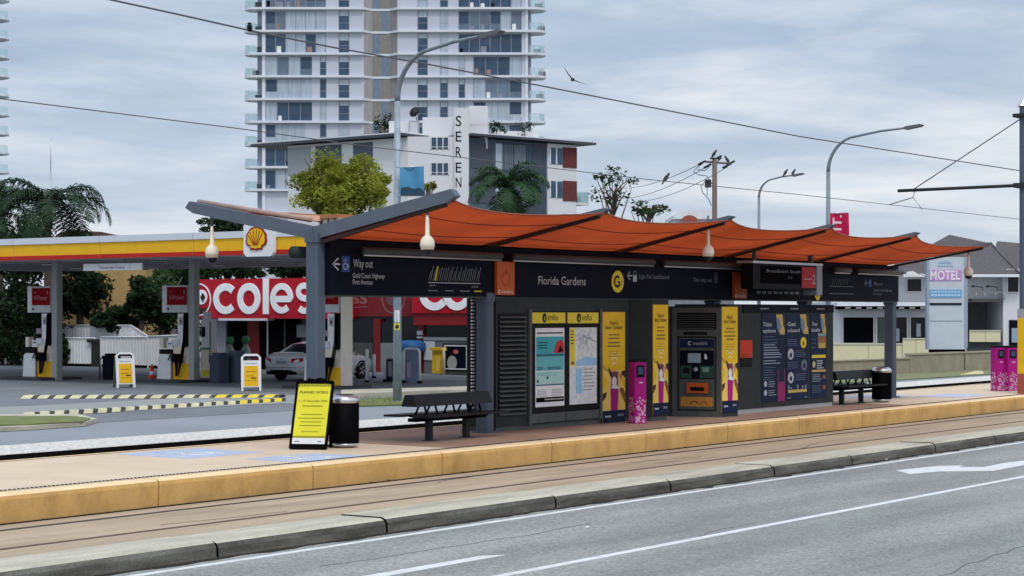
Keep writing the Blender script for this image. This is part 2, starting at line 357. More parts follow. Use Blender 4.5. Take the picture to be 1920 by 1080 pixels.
# cracks in the slab
ck = MB(); fr0 = Fr((0, 0, -.35), (1, 0, 0), (0, 1, 0), (0, 0, 1))
def crack(b, fr, x, y, L, a, wd, m, w=.003):
    pts = [(x, y)]
    while L > 0:
        d = rnd.uniform(.12, .3); L -= d; a2 = a+rnd.uniform(-.22, .22); pts.append((pts[-1][0]+d*math.cos(a2), pts[-1][1]+d*math.sin(a2)))
    b.ribbon(fr, pts, wd, .001, w, m)
for (px, py) in ((715, 968), (300, 985), (820, 905), (1180, 868), (1480, 845)):
    p = at_z(px, py, -.35); crack(ck, fr0, p.x, p.y, 2.0, rnd.uniform(-.3, .3), .012, blackm)
fr1 = Fr((0, 0, -.52), (1, 0, 0), (0, 1, 0), (0, 0, 1))
struct('slab_cracks', ck)
rc = MB()
p = at_z(1760, 1080, -.52); crack(rc, fr1, p.x, p.y, 6, .03, .018, mat('tar_line', (.10, .105, .11), .8))
p = at_z(600, 1062, -.52); crack(rc, fr1, p.x, p.y, 5, .02, .015, mat('tar_line', (.10, .105, .11), .8))
p = at_z(1300, 1010, -.52); crack(rc, fr1, p.x, p.y, 2, .1, .010, MATS['tar_line'])
struct('road_cracks', rc)
# road paint
mk = MB()
def paint(x0, x1, y0, y1): mk.box(x0, x1, y0, y1, -.52, -.516, line_w)
paint(XL, XR, -6.33, -6.22)
paint(XL, XR, -9.41, -9.29)
a, b_ = at_z(680, 1080, -.52), at_z(935, 1041, -.52)
mk.poly(fr1, [(-12.5, -8.43), (-6.30, -8.39), (-6.55, -8.22), (-12.5, -8.19)], 0, .004, line_w)
ap = [(1680, 882), (1705, 889), (1737, 886), (1762, 884), (1862, 883), (1920, 872), (1920, 864), (1885, 868), (1845, 876), (1796, 876), (1806, 873), (1760, 874)]
apw = [at_z(x, y, -.52) for x, y in ap]; q = [(p.x, p.y) for p in apw]; ex = q[5]; 
q = q[:5]+[(q[5][0]+.0, q[5][1]), (q[5][0]+2.4, q[5][1]), (q[6][0]+2.4, q[6][1])]+q[6:]
mk.poly(fr1, q, 0, .004, line_w)
struct('road_markings', mk)
YF_ = -2.5
# small litter
lt = MB()
for px, py in ((1101, 989), (1662, 862)):
    p = at_z(px, py, -.52); lt.fbox(Fr(p, (1, .3, 0), (0, 0, 1)), -.035, .035, 0, .015, -.02, .02, white)
def grime(b, y, z, x0, x1, wmin, wmax, m_, r):
    n = int((x1-x0)/.22); top = []
    for i in range(n+1): top.append((x0+(x1-x0)*i/n, y-r.uniform(wmin, wmax)*(1.8 if r.random() < .12 else 1)))
    b.poly(Fr((0, 0, z), (1, 0, 0), (0, 1, 0), (0, 0, 1)), [(x1, y+.03), (x0, y+.03)]+top, .001, .004, m_)
gk = MB(); r = random.Random(5); gr_ = P('joint_grime', (.035, .034, .03), .95, spec=.05)
grime(gk, -5.94, -.52, -20, 60, .07, .17, gr_, r); grime(gk, -2.50, -.35, -20, 60, .03, .09, P('brown_grime', (.10, .07, .045), .95, spec=.05), r)
for i in range(150):    # grit and moss in the joints
    if i % 3: X_ = r.uniform(-14, 30); y_, z_ = YF_-.02-abs(r.gauss(0, .03)), -.35
    else: X_ = r.uniform(-12, 22); y_, z_ = -5.95-abs(r.gauss(0, .03)), -.52
    s_ = r.uniform(.012, .045); gk.lathe([(s_, 0), (s_*.6, s_*.3), (.002, s_*.4)], (X_, y_, z_), P('joint_grit', (.05, .045, .03), .95, spec=.05), 6)
struct('joint_grit', gk, 'stuff', 'grit and moss gathered along the platform and kerb joints')
struct('road_litter', lt, 'stuff', 'small scraps of white litter on the road')
# ---- platform
YF, YB = -2.5, 1.78; PX0, PX1 = -40, 62
pd = MB().box(PX0, PX1, YF+.34, YB-.1, -.6, 0, deck_m)
struct('platform', pd)
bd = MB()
bd.box(1.0, 18.9, YF+.42, YB-.22, 0, .004, deck_b)  # paver brown, with part of the canopy shade painted into the colour
struct('brown_paving_with_shade', bd)
cp = MB(); x = -5.93-3.05*10
while x < PX1:
    a, c = x+.012, x+3.05-.012
    vs = []
    for xx in (a, c): vs += [(xx, YF+.02, -.6), (xx, YF, -.07), (xx, YF+.012, -.02), (xx, YF+.04, 0.0), (xx, YF+.30, 0.0), (xx, YF+.30, -.6)]
    n = 6
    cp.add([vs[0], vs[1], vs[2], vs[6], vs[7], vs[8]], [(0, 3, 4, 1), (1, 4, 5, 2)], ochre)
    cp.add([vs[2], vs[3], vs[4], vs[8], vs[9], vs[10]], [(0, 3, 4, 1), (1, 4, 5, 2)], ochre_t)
    cp.add(vs, [(0, 1, 2, 3, 4, 5), (6, 11, 10, 9, 8, 7)], ochre)
    x += 3.05
cp.box(PX0, PX1, YF+.05, YF+.33, -.6, -.05, blackm)
cp.box(PX0, PX1, YB-.1, YB, -.6, .0, ochre_t)
struct('platform_edge', cp)
tc_ = MB().box(PX0, PX1, YF+.30, YF+.34, -.02, -.012, black)
tc_.box(PX0, PX1, YB-.19, YB-.15, 0, .004, black)
x = -14
while x < 40:    # rubber studs of the tactile line
    tc_.lathe([(.027, 0), (.024, .010), (0.004, .013)], (x, YF+.42, 0), black, 6); x += .07
struct('tactile_line', tc_)
bp_ = MB(); frd = Fr((0, 0, 0), (1, 0, 0), (0, 1, 0), (0, 0, 1))
for px, py, w_, d_ in ((360, 850, .85, .75), (578, 858, .80, .55), (1640, 743, 1.1, .7), (1790, 742, 1.1, .6)):
    p = at_z(px, py, 0); bp_.box(p.x-w_, p.x+w_, p.y-d_, p.y+d_, 0, .004, blue_p)
    f2 = Fr((p.x, p.y, .004), (1, 0, 0), (0, 1, 0), (0, 0, 1)); s_ = .8
    bp_.ribbon(f2, [(a*s_, b*s_) for a, b in arc(-.05, -.2, .28, 100, 380)], .07, 0, .003, line_w)
    bp_.ribbon(f2, [(-.1, .45), (-.1, .02), (.22, .02), (.36, -.35)], .07, 0, .003, line_w)
struct('accessible_boarding_marks', bp_)
# ---- beyond the platform
strip('far_track_bed', XL, XR, YB, 6.40, -.66, -.60, ballast); strip('track_side_wall', XL, XR, 6.37, 6.415, -.62, -.352, ballast)
rl2 = MB()
for y in (3.4, 4.84): rl2.box(XL, XR, y-.035, y+.035, -.60, -.52, rail_m)
struct('far_rails', rl2)
strip('gravel_strip', XL, XR, 6.42, 8.35, -.6, -.345, gravel_m)
strip('side_road', XL, XR, 8.35, 12.9, -.6, -.37, asphalt2)
strip('forecourt', -60, 120, 12.9, 75, -.6, -.36, forecourt_m)
gi = MB()
g = [at_z(x, y, -.36) for x, y in ((-60, 812), (60, 806), (160, 799), (182, 792), (150, 783), (-60, 784))]
gi.prism([(p.x, p.y) for p in g], -.36, -.27, kerb_m)
g = [at_z(x, y, -.27) for x, y in ((-60, 801), (60, 797), (155, 792), (170, 787), (140, 782), (-60, 782))]
gi2 = MB().prism([(p.x, p.y) for p in g], -.265, -.24, grass_m)
struct('verge_kerb', gi); struct('verge_grass', gi2, 'stuff')
fp = MB()
g = [at_z(x, y, -.35) for x, y in ((-60, 780), (30, 781), (530, 757), (640, 760), (700, 752), (500, 738), (60, 762), (-60, 765))]
fp.prism([(p.x, p.y) for p in g], -.36, -.335, mat('footpath_concrete', (.26, .27, .275), .85, var=.1, scale=.6, dirt=.2))
struct('footpath', fp)
vk = MB()
g = [at_z(x, y, -.3) for x, y in ((640, 745), (900, 735), (1000, 728), (1000, 724), (900, 729), (640, 737))]
vk.prism([(p.x, p.y) for p in g], -.36, -.20, kerb_m); struct('forecourt_kerb', vk)
gp = MB()
for poly in (((655, 762), (790, 758), (800, 750), (740, 745), (660, 752)),):
    g = [at_z(x, y, -.345) for x, y in poly]; gp.prism([(p.x, p.y) for p in g], -.36, -.325, grass_m)
for i in range(260):
    px = rnd.uniform(664, 800); p = at_z(px, rnd.uniform(746, 761), -.34); h = rnd.uniform(.05, .16)
    gp.quad([p, p+Vector((.03, .01, 0)), p+Vector((rnd.uniform(-.05, .05), 0, h))], grass_m)
struct('grass_patch', gp, 'stuff')
def hump(label, p0, p1):
    a = at_z(*p0, -.35); b = at_z(*p1, -.35); t = thing('painted_kerb', label, 'kerb', a, 0, 'yellow and black painted kerbs of the forecourt entrance')
    d = (b-a); L = d.length; d.normalize(); fr = Fr(a, d, (0, 0, 1)); m1 = MB(); m2 = MB(); n = 2*int(L/.47); s_ = L/n
    for i in range(n):
        l0 = i*s_+(.07 if i % 2 else 0); l1 = (i+1)*s_+(0 if i % 2 else .07); sh = .10
        m_ = P('kerb_black', (.05, .05, .05)) if i % 2 else yelsign if i > n-9 else mat('worn_cream_paint', (.58, .56, .36), .7, var=.2); side_ = Vector((-d.y, d.x, 0)); vs = []
        for l in (l0, l1-.004): vs += [a+d*l-side_*.17, a+d*(l+sh)-side_*.1+Vector((0, 0, .10)), a+d*(l+sh*2)+side_*.1+Vector((0, 0, .10)), a+d*(l+sh*2)+side_*.17]
        (m1 if i % 2 else m2).add(vs, [(0, 1, 2, 3), (7, 6, 5, 4), (0, 4, 5, 1), (1, 5, 6, 2), (2, 6, 7, 3)], m_)
    m1.build('black_block', t); m2.build('yellow_block', t)
hump('long painted yellow and black kerb running nearer the side road', (36, 782), (527, 753))
hump('painted yellow and black kerb close under the fuel canopy edge', (40, 747), (522, 746))

# ================================================================== SHELTER
SH = thing('tram_shelter', 'long tram stop shelter with orange fabric butterfly canopy and navy signboard', 'shelter', (0, 0, 0))
def rafter(x, zt, side, name='rafter'):
    tp = .17 if x == 0 else .08
    b = MB(); fr = Fr((x, 0, 0), (0, side, 0), (0, 0, 1), (1, 0, 0)); z0 = 3.44
    b.poly(fr, [(-.02, z0-.05), (2.75, zt-.15), (2.94, zt-.05), (2.84, zt+tp-.11), (0, z0+tp)], -.07, .07, steel_l)
    if x > 0 or side < 0: b.poly(fr, [(.1, z0-.115), (2.7, zt-.205), (2.7, zt-.165), (.1, z0-.065)], -.045, .045, mat('rafter_lip', (.05, .03, .03), .7, spec=.1))
    return b.build(name, SH)
NX = [0, 4.38, 8.80, 13.15, 17.5, 21.85]
ZT = [4.06, 4.05, 4.10, 4.10, 4.08, 3.97]
for x, z in zip(NX, ZT):
    rafter(x, z, -1); rafter(x, z, 1)
def canopy(side, name):
    b = MB(); nu, nv = 12, 10
    for i in range(5):
        vs = []
        for a in range(nu+1):
            u = a/nu; x = NX[i]+(NX[i+1]-NX[i])*u; zt = ZT[i]*(1-u)+ZT[i+1]*u; sag = 4*u*(1-u)
            for c in range(nv+1):
                v = c/nv; yy = .12+(2.86-.12)*v-.42*sag*v**2.2
                zi, zo = (3.385, zt-.12) if side < 0 else (3.70, zt+.0); z = zi+(zo-zi)*(yy/2.86)-.06*sag*math.sin(PI*v)-.02*sag*v
                vs.append((x, side*yy, z))
        fs = [(a*(nv+1)+c, a*(nv+1)+c+1, (a+1)*(nv+1)+c+1, (a+1)*(nv+1)+c)[::side] for a in range(nu) for c in range(nv)]
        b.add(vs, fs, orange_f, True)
        for c in (3, 7): b.tube([Vector(vs[a*(nv+1)+c])-Vector((0, 0, .006)) for a in range(nu+1)], .009, mat('cloth_seam', (.24, .045, .02), .8, trans=.2), 4)
        b.tube([vs[a*(nv+1)+nv] for a in range(nu+1)], .016, mat('hem_cable', (.25, .06, .03), .7), 5)
    return b.build(name, SH)
canopy(-1, 'canopy_fabric'); canopy(1, 'canopy_fabric')
b = MB()
for x0, x1 in ((0.07, 21.7),): b.box(x0, x1, -.20, .20, 3.40, 3.47, blackm)
b.box(.08, 22.2, -.10, .10, 3.47, 3.60, charcoal); b.build('spine_beam', SH)
# inner purlin lines seen below the cloth
for side in (-1, 1):
    b = MB(); b.tube([(.05, side*.45, 3.56), (21.6, side*.45, 3.54)], .035, charcoal, 6); b.build('purlin', SH)
def post(x, y=0, top=3.40, w=.125):
    b = MB(); b.cbox(Fr((x, y, 0), (1, 0, 0), (0, 1, 0), (0, 0, 1)), -w, w, -w, w, 0, top, steel, .03)
    b.cbox(Fr((x, y, 0), (1, 0, 0), (0, 1, 0), (0, 0, 1)), -w-.07, w+.07, -w-.07, w+.07, 0, .03, steel, .03)
    b.cbox(Fr((x, y, 0), (1, 0, 0), (0, 1, 0), (0, 0, 1)), -w-.02, w+.02, -w-.02, w+.02, top-.10, top+.06, steel, .03)
    return b.build('post', SH)
post(0, 0, 3.45)
for x in (4.38, 8.76, 13.1, 17.5, 22.35): post(x+(.14 if x < 5 else 0), -.12 if x < 5 else 0, 2.5)
b = MB(); b.box(.32, .72, -.24, .20, 3.56, 3.76, P('gutter_beige', (.42, .38, .33))); b.box(.30, .72, -.20, .18, 3.76, 3.83, P('rust_brown', (.38, .17, .08)))
for i in range(-1, 2): b.fbox(Fr((.31, 0, 3.66), (0, -1, 0)), i*.14-.01, i*.14+.01, -.1, .1, 0, .006, dbrown)
b.build('gutter_box', SH)
b = MB(); b.tube([(.16, .25, 3.74), (.12, 2.80, 4.12)], .045, mat('edge_pipe', (.36, .26, .23), .6), 10); b.build('edge_pipe', SH)
# navy signboard
HB = MB(); HB.box(.08, 22.3, -.25, .25, 2.49, 3.395, navy); hb = HB.build('signboard', SH)
b = MB(); b.box(.10, 22.28, -.22, .22, 2.465, 2.49, char_l); b.build('signboard_trim', hb)
frh = Fr((0, -.25, 2.49), (1, 0, 0), (0, 0, 1), (0, -1, 0))       # signboard front face
def hx(px): return at_y(px, 520, -.25).x
def hz(px, py): return at_y(px, py, -.25).z-2.49
dimw = P('sign_lettering', (.42, .44, .48), .5); dimg = P('faint_lettering', (.16, .19, .22), .5)
L_ = MB()
x0 = hx(622); L_.ribbon(frh, [(x0+.02+.14, hz(630, 484)+.0), (x0+.02, hz(630, 495)), (x0+.16, hz(630, 506))], .03, .001, .006, dimw)
L_.ribbon(frh, [(x0+.02, hz(630, 495)), (x0+.20, hz(630, 495))], .03, .001, .006, dimw)
xi = hx(648); zi = hz(648, 495); L_.fbox(frh, xi-.1, xi+.1, zi-.13, zi+.13, .001, .005, P('icon_blue', (.02, .07, .25)))
L_.ribbon(frh, [(a, b2) for a, b2 in arc(xi-.01, zi-.04, .05, 90, 400, ry=.05)], .014, .004, .008, dimw); L_.ribbon(frh, [(xi-.01, zi+.09), (xi-.01, zi), (xi+.05, zi), (xi+.07, zi-.06)], .014, .004, .008, dimw)
L_.text(frh, 'Way out', hx(662), hz(662, 501), .20, dimw, .005, hx(698)-hx(661), 'l')
L_.text(frh, 'Gold Coast Highway', hx(661), hz(661, 521), .12, dimw, .005, hx(721)-hx(661), 'l')
L_.text(frh, 'First Avenue', hx(661), hz(661, 533), .12, dimw, .005, hx(698)-hx(661), 'l')
L_.build('lettering', hb, 'white way out directions at the left end')
L_ = MB(); xa, xb = hx(803), hx(900)
for i in range(24):
    u = xa+(xb-xa)*i/24; h = .16+.10*abs(math.sin(i*1.7))
    L_.ribbon(frh, [(u, hz(850, 527)), (u+.08, hz(850, 527)+h)], .014 if i != 3 else .035, .001, .005, yelsign if i == 3 else dimg)
L_.fbox(frh, xa, xb, hz(850, 531.5), hz(850, 530), .001, .005, dimw)
for i, (a, c) in enumerate(((803, 820), (835, 850), (862, 880), (889, 903))):
    L_.fbox(frh, hx(a), hx(c), hz(850, 546.5), hz(850, 544.5), .001, .005, yelsign if i == 3 else dimg)
L_.fbox(frh, hx(805), hx(816), hz(850, 537), hz(850, 535), .001, .005, dimg); L_.fbox(frh, hx(884), hx(896), hz(850, 538), hz(850, 536), .001, .005, dimg)
L_.build('line_map', hb)
for i, (a, c, y0, y1) in enumerate(((927, 960, 490, 553), (1373, 1396, 510, 562))):
    L_ = MB(); z0 = max(hz(a, y1), .02); z1 = hz(a, y0); L_.fbox(frh, hx(a), hx(c), z0, z1, 0, .06, orange_p)
    w_ = (hx(c)-hx(a)); cx = (hx(a)+hx(c))/2
    L_.ribbon(frh, arc(cx, z0+(z1-z0)*.48, w_*.22, 0, 360), .02, .06, .064, P('dim_orange', (.36, .06, .012)))
    L_.ribbon(frh, [(cx, z0+(z1-z0)*.6), (cx+.02, z1-.12)], .02, .06, .064, P('dim_orange', (.36, .06, .012)))
    L_.ribbon(frh, arc(hx(a)+.07, z0+.06, .028, 50, 310, 8), .016, .06, .065, white)
    L_.text(frh, 'translink', hx(a)+.12, z0+.035, .085, white, .065, w_-.17, 'l')
    L_.build('orange_panel', hb)
L_ = MB(); L_.text(frh, 'Florida Gardens', hx(1009), hz(1050, 534), .23, dimw, .005, hx(1098)-hx(1009), 'l')
L_.build('lettering', hb, 'stop name Florida Gardens in thin pale letters')
L_ = MB(); cx, cz = hx(1157), hz(1157, 528)
L_.poly(frh, arc(cx, cz, .22, 0, 345, 30), .001, .02, yelsign)
L_.ribbon(frh, arc(cx-.03, cz, .10, 45, 340, 14), .045, .02, .026, black); L_.ribbon(frh, [(cx-.02, cz-.01), (cx+.06, cz-.01), (cx+.06, cz-.07)], .035, .02, .026, black); L_.text(frh, ':', cx+.12, cz-.08, .2, black, .026, bold=.02)
L_.build('round_emblem', hb)
L_ = MB(); x0 = hx(1176); zc = hz(1185, 517)
L_.ribbon(frh, [(x0+.1, zc+.08), (x0, zc), (x0+.1, zc-.08)], .022, .001, .005, dimw); L_.ribbon(frh, [(x0, zc), (x0+.18, zc)], .022, .001, .005, dimw)
L_.fbox(frh, x0+.22, x0+.36, zc-.12, zc+.02, .001, .005, dimw); L_.ribbon(frh, arc(x0+.29, zc+.05, .05, 0, 360, 10), .015, .001, .005, dimg)
L_.text(frh, 'Light Rail Southbound', hx(1198), hz(1198, 522), .13, dimg, .005, hx(1254)-hx(1198), 'l')
L_.text(frh, 'This way out', hx(1300), hz(1300, 528), .12, dimg, .005, hx(1334)-hx(1300), 'l')
L_.ribbon(frh, arc(hx(1342), hz(1342, 521), .07, 0, 360, 12, ry=.11), .012, .001, .005, dimg); L_.text(frh, 'i', hx(1342), hz(1342, 526), .16, dimw, .006)
L_.build('lettering', hb, 'faint platform directions in the middle of the board')
L_ = MB()
for a, c, y in ((1555, 1600, 536), (1555, 1600, 550)): L_.fbox(frh, hx(a), hx(c), hz(a, y+1), hz(a, y), .001, .005, dimg)
for i in range(8): L_.ribbon(frh, [(hx(1560+i*4), hz(1560, 533)), (hx(1560+i*4)+.06, hz(1560, 533)+.14)], .012, .001, .005, dimg)
x0 = hx(1621); zc = hz(1630, 531); L_.ribbon(frh, [(x0+.1, zc+.07), (x0, zc), (x0+.1, zc-.07)], .022, .001, .005, dimg); L_.ribbon(frh, [(x0, zc), (x0+.2, zc)], .022, .001, .005, dimg)
L_.fbox(frh, x0+.24, x0+.38, zc-.09, zc+.09, .001, .005, P('icon_blue2', (.03, .1, .25)))
L_.text(frh, 'Way out', hx(1638), hz(1638, 535), .13, dimg, .005, hx(1654)-hx(1638), 'l')
L_.text(frh, 'Gold Coast Highway', hx(1638), hz(1638, 546), .09, dimg, .005, hx(1672)-hx(1638), 'l'); L_.text(frh, 'First Avenue', hx(1638), hz(1638, 553), .08, dimg, .005, hx(1652)-hx(1638), 'l')
L_.build('lettering', hb, 'faint way out directions at the right end')
# trough lights along the top of the board
for a, c in ((657, 925), (940, 1212), (1225, 1405), (1548, 1582), (1592, 1680)):
    xa, xb = hx(a)+.15, hx(c); b = MB(); b.tube([(xa, -.42, 3.23), (xb, -.42, 3.23)], .062, mat('trough_grey', (.05, .055, .06), .5, spec=.3), 12)
    b.tube([(xa, -.42, 3.155), (xb, -.42, 3.155)], .018, alu, 6)
    nb = max(2, int((xb-xa)/1.5))
    for i in range(nb): xx = xa+.2+(xb-xa-.4)*i/(nb-1); b.box(xx-.02, xx+.02, -.40, -.24, 3.22, 3.28, charcoal)
    b.build('trough_light', SH)
# rear trough light seen past the first post
b = MB(); b.tube([(-.05, .46, 3.2), (4, .46, 3.2)], .10, charcoal, 14); b.build('trough_light', SH)
# striped edge of the rear louvre screen beside the second post
b = MB(); lx0 = at_y(882.5, 650, .30).x
for i in range(34): b.box(lx0, lx0+.5, .26, .30, .30+i*.064, .30+i*.064+.034, white)
b.box(lx0+.03, lx0+.6, .30, .36, .25, 2.47, black); b.build('louvre_screen', SH)

# dome cameras
def dome():
    t = thing('dome_camera', '', 'security camera'); b = MB(); b.tube([(0, 0, 0), (0, 0, .25)], .02, steel, 8); b.build('drop_rod', t)
    b = MB(); b.lathe([(.022, 0), (.030, -.08), (.036, -.31), (.075, -.345), (.108, -.39), (.116, -.45), (.116, -.50), (.105, -.505), (.105, -.54)], (0, 0, 0), offw, 20); b.build('housing', t)
    b = MB(); b.lathe([(.09, -.54), (.085, -.58), (.05, -.62), (.01, -.635)], (0, 0, 0), glass_d, 18); b.build('lens_dome', t); return t
dm = dome()
for i, (x, y, z, lab) in enumerate(((0, 2.36, 3.68, 'leftmost cream dome camera hanging below the far wing of the canopy'), (0, -2.33, 3.73, 'nearest cream dome camera hanging under the front wing by the first rafter'),
        (8.8, -2.35, 3.83, 'cream dome camera hanging mid canopy above the ticket machines'), (21.85, -2.33, 3.66, 'cream dome camera at the far right canopy tip before the motel'))):
    place(dm, i, (x, y, z), 0, lab, 'dome cameras hung from the canopy')
# hanging departure display
t = thing('departure_display', 'hanging departure display with dark screen and red platform 2 panel', 'display', (15.6, -.9, 3))
pl = at_y(1412, 520, -.95); pr = at_y(1530, 520, -.95); z1 = at_y(1500, 497, -.95).z; z0 = at_y(1500, 543, -.95).z
b = MB(); b.box(pl.x, pr.x, -.95, -.65, z0, z1, black); cs_ = b.build('casing', t)
fd = Fr((pl.x, -.95, z0), (1, 0, 0), (0, 0, 1), (0, -1, 0)); W_ = pr.x-pl.x; H_ = z1-z0
b = MB(); b.fbox(fd, .35, W_*.74, .12, H_-.05, .002, .012, blackm); b.text(fd, 'Broadbeach South', .6, H_*.66, .10, dimg, .014, 1.6, 'l'); b.text(fd, '4 min', 1.6, H_*.42, .1, P('screen_blue', (.04, .12, .2)), .014, None, 'l'); b.build('screen', t)
b = MB(); b.fbox(fd, W_*.76, W_-.03, .04, H_-.04, .002, .012, P('platform_red', (.35, .012, .02))); b.fbox(fd, W_*.79, W_*.92, H_*.42, H_*.45, .012, .016, dimw); b.text(fd, '2', W_*.955, H_*.25, .3, dimw, .016); b.build('platform_panel', t)
b = MB(); b.box(pl.x-.1, pr.x+.25, -1.0, -.6, z1, z1+.05, alu); b.box(pr.x, pr.x+.28, -.97, -.63, z0-.12, z1, mat('pale_casing', (.22, .27, .33), .5)); b.build('end_casing', t)
b = MB(); b.box(pr.x+.0, pr.x+.1, -.83, -.74, z1+.05, 3.75, steel); b.build('hanger', t); b = MB(); b.box(pl.x+.3, pl.x+.38, -.83, -.76, z1+.05, 3.6, steel); b.build('hanger', t)
t = thing('shield_sign', 'small yellow shield sign on the navy board under the departure display', 'sign', (pr.x, -.3, 2.7))
b = MB(); f3 = Fr((hx(1531), -.262, at_y(1531, 547, -.25).z), (1, 0, 0), (0, 0, 1), (0, -1, 0)); b.poly(f3, [(-.2, .2), (.2, .2), (.2, 0), (.1, -.16), (0, -.22), (-.1, -.16), (-.2, 0)], 0, .02, yelsign)
b.poly(f3, [(-.12, .1), (.12, .1), (.12, 0), (0, -.12), (-.12, 0)], .02, .026, navy); b.build('plate', t)
b = MB(); f3 = Fr((hx(1460), -.262, at_y(1460, 549, -.25).z), (1, 0, 0), (0, 0, 1), (0, -1, 0)); [b.fbox(f3, -1.1+i*.27, -.9+i*.27, -.03, .03, .001, .005, dimg) for i in range(8)]; b.build('lettering', hb, 'small white safety line beside the shield')
# ================================================================== PLATFORM FURNITURE
def lines(b, fr, u0, u1, v, n, dv, h, m, w=.005, jit=.3):
    for i in range(n):
        e = u1-(u1-u0)*rnd.random()*jit
        b.fbox(fr, u0, e, v-i*dv-h, v-i*dv, .001, w, m)
def clines(b, fr, uc, hw, v, n, dv, h, m, w=.005):
    for i in range(n):
        e = hw*rnd.uniform(.6, 1); b.fbox(fr, uc-e, uc+e, v-i*dv-h, v-i*dv, .001, w, m)
olive = P('olive_print', (.25, .16, .02))
def yellow_poster(fr, w, h):
    b = MB(); b.fbox(fr, 0, w, 0, h, 0, .012, yellow); B = .013
    f = Fr(fr.p(0, 0, B), fr.u, fr.v, fr.w); c = w/2
    b.fbox(f, 0, w, 0, .11*h, 0, .003, navy_b); b.fbox(f, .1*w, .36*w, .05*h, .065*h, .003, .006, dimw); b.fbox(f, .66*w, .92*w, .055*h, .075*h, .003, .006, dimg)
    b.poly(f, [(0, .11*h), (w, .11*h), (w, .30*h), (.8*w, .37*h), (w, .44*h), (.98*w, .47*h), (.0, .47*h), (.2*w, .37*h), (0, .27*h)], 0, .002, yel_l)
    b.poly(f, [(.36*w, .11*h), (.66*w, .11*h), (.70*w, .30*h), (.34*w, .30*h)], .002, .005, magenta)
    for v, r in ((.52, .10), (.545, .16), (.565, .22)): b.ribbon(f, arc(c, v*h-.05, r*w+.01, 35, 145, 8), .022, .002, .005, P('wave_white', (.80, .72, .45)))
    b.fbox(f, c-.06*w, c+.1*w, .43*h, .47*h, .002, .005, skin1)
    b.poly(f, [(.36*w, .30*h), (.68*w, .30*h), (.66*w, .46*h), (.38*w, .46*h)], .002, .006, P('phone_maroon', (.18, .04, .09)))
    b.poly(f, arc(c, .37*h, .11*w, 0, 345, 14, ry=.045*h), .006, .009, paper); b.poly(f, [(.38*w, .31*h), (.75*w, .30*h), (.62*w, .34*h), (.4*w, .335*h)], .006, .010, paper)
    b.poly(f, [(.24*w, .50*h), (.34*w, .47*h), (.44*w, .42*h), (.40*w, .40*h), (.30*w, .43*h)], .006, .010, dbrown)      # pointing hands of the poster
    b.ribbon(f, [(.36*w, .45*h), (.10*w, .49*h), (.02*w, .52*h)], .05*w, .002, .006, P('tan_hand', (.42, .30, .10)))
    b.poly(f, [(w, .47*h), (w, .40*h), (.86*w, .43*h), (.80*w, .40*h), (.84*w, .46*h)], .002, .008, dbrown)
    b.poly(f, [(0, .20*h), (0, .265*h), (.18*w, .28*h), (.14*w, .235*h)], .002, .008, dbrown)
    b.poly(f, [(w, .17*h), (.78*w, .27*h), (.74*w, .31*h), (.9*w, .31*h), (w, .25*h)], .002, .008, P('umber_hand', (.22, .09, .03)))
    b.poly(f, [(.86*w, .40*h), (.70*w, .46*h), (.66*w, .445*h), (.80*w, .38*h)], .002, .007, skin1)
    b.text(f, "Here's", c, .885*h, .055*h, olive, .004, .38*w, bold=.02); b.text(f, 'Smart Ticketing', c, .845*h, .05*h, olive, .004, .78*w, bold=.02)
    clines(b, f, c, .32*w, .80*h, 2, .032*h, .012*h, olive); clines(b, f, c, .36*w, .73*h, 2, .032*h, .014*h, olive); clines(b, f, c, .3*w, .65*h, 3, .024*h, .008*h, P('poster_fine_print', (.50, .33, .03)))
    return b
def louvre(b, fr, u0, u1, v0, v1, n, m_s, back):
    b.fbox(fr, u0, u1, v0, v1, -.02, .002, back)
    dv = (v1-v0)/n
    for i in range(n):
        v = v0+dv*i
        b.add([fr.p(u0, v+dv*.50, .004), fr.p(u1, v+dv*.50, .004), fr.p(u1, v+dv*.28, .05), fr.p(u0, v+dv*.28, .05), fr.p(u0, v+dv*.05, .05), fr.p(u1, v+dv*.05, .05)], [(0, 1, 2, 3), (3, 2, 5, 4)], m_s)
KTOP = 2.464
# ---- information cabinet
ik = thing('information_cabinet', 'grey cabinet with louvred end, two info cases and yellow poster', 'kiosk', (4.7, -.3, 0))
b = MB(); b.prism([(4.72, -.22), (5.66, -.30), (9.17, -.30), (9.17, .45), (4.72, .45)], .10, KTOP, charcoal); b.prism([(4.75, -.19), (5.66, -.27), (9.14, -.27), (9.14, .4), (4.75, .4)], 0, .10, char_l)
b.build('housing', ik)
fk = Fr((0, -.30, 0), (1, 0, 0), (0, 0, 1), (0, -1, 0))
kx = lambda px: at_y(px, 600, -.30).x
kz = lambda px, py: at_y(px, py, -.30).z
fl = Fr((4.74, -.222, 0), (.94, -.08, 0), (0, 0, 1), (-.08, -.94, 0))
b = MB(); louvre(b, fl, .04, .80, .30, 2.18, 22, char_l, black); b.build('louvre', ik)
b = MB(); f_ = [(kx(994), kx(1122), kz(1060, 770), kz(1060, 584))]
u0, u1, v0, v1 = f_[0]; b.fbox(fk, u0, u1, v0, v1, 0, .03, black); b.fbox(fk, u0-.08, u0, .1, v1+.05, 0, .045, char_l); b.fbox(fk, u1, u1+.08, .1, v1+.05, 0, .045, char_l); b.fbox(fk, u0, u1, .12, v0-.02, 0, .02, char_l)
b.fbox(fk, (u0+u1)/2-.01, (u0+u1)/2+.01, .12, v0-.02, .02, .024, black); b.build('display_frame', ik)
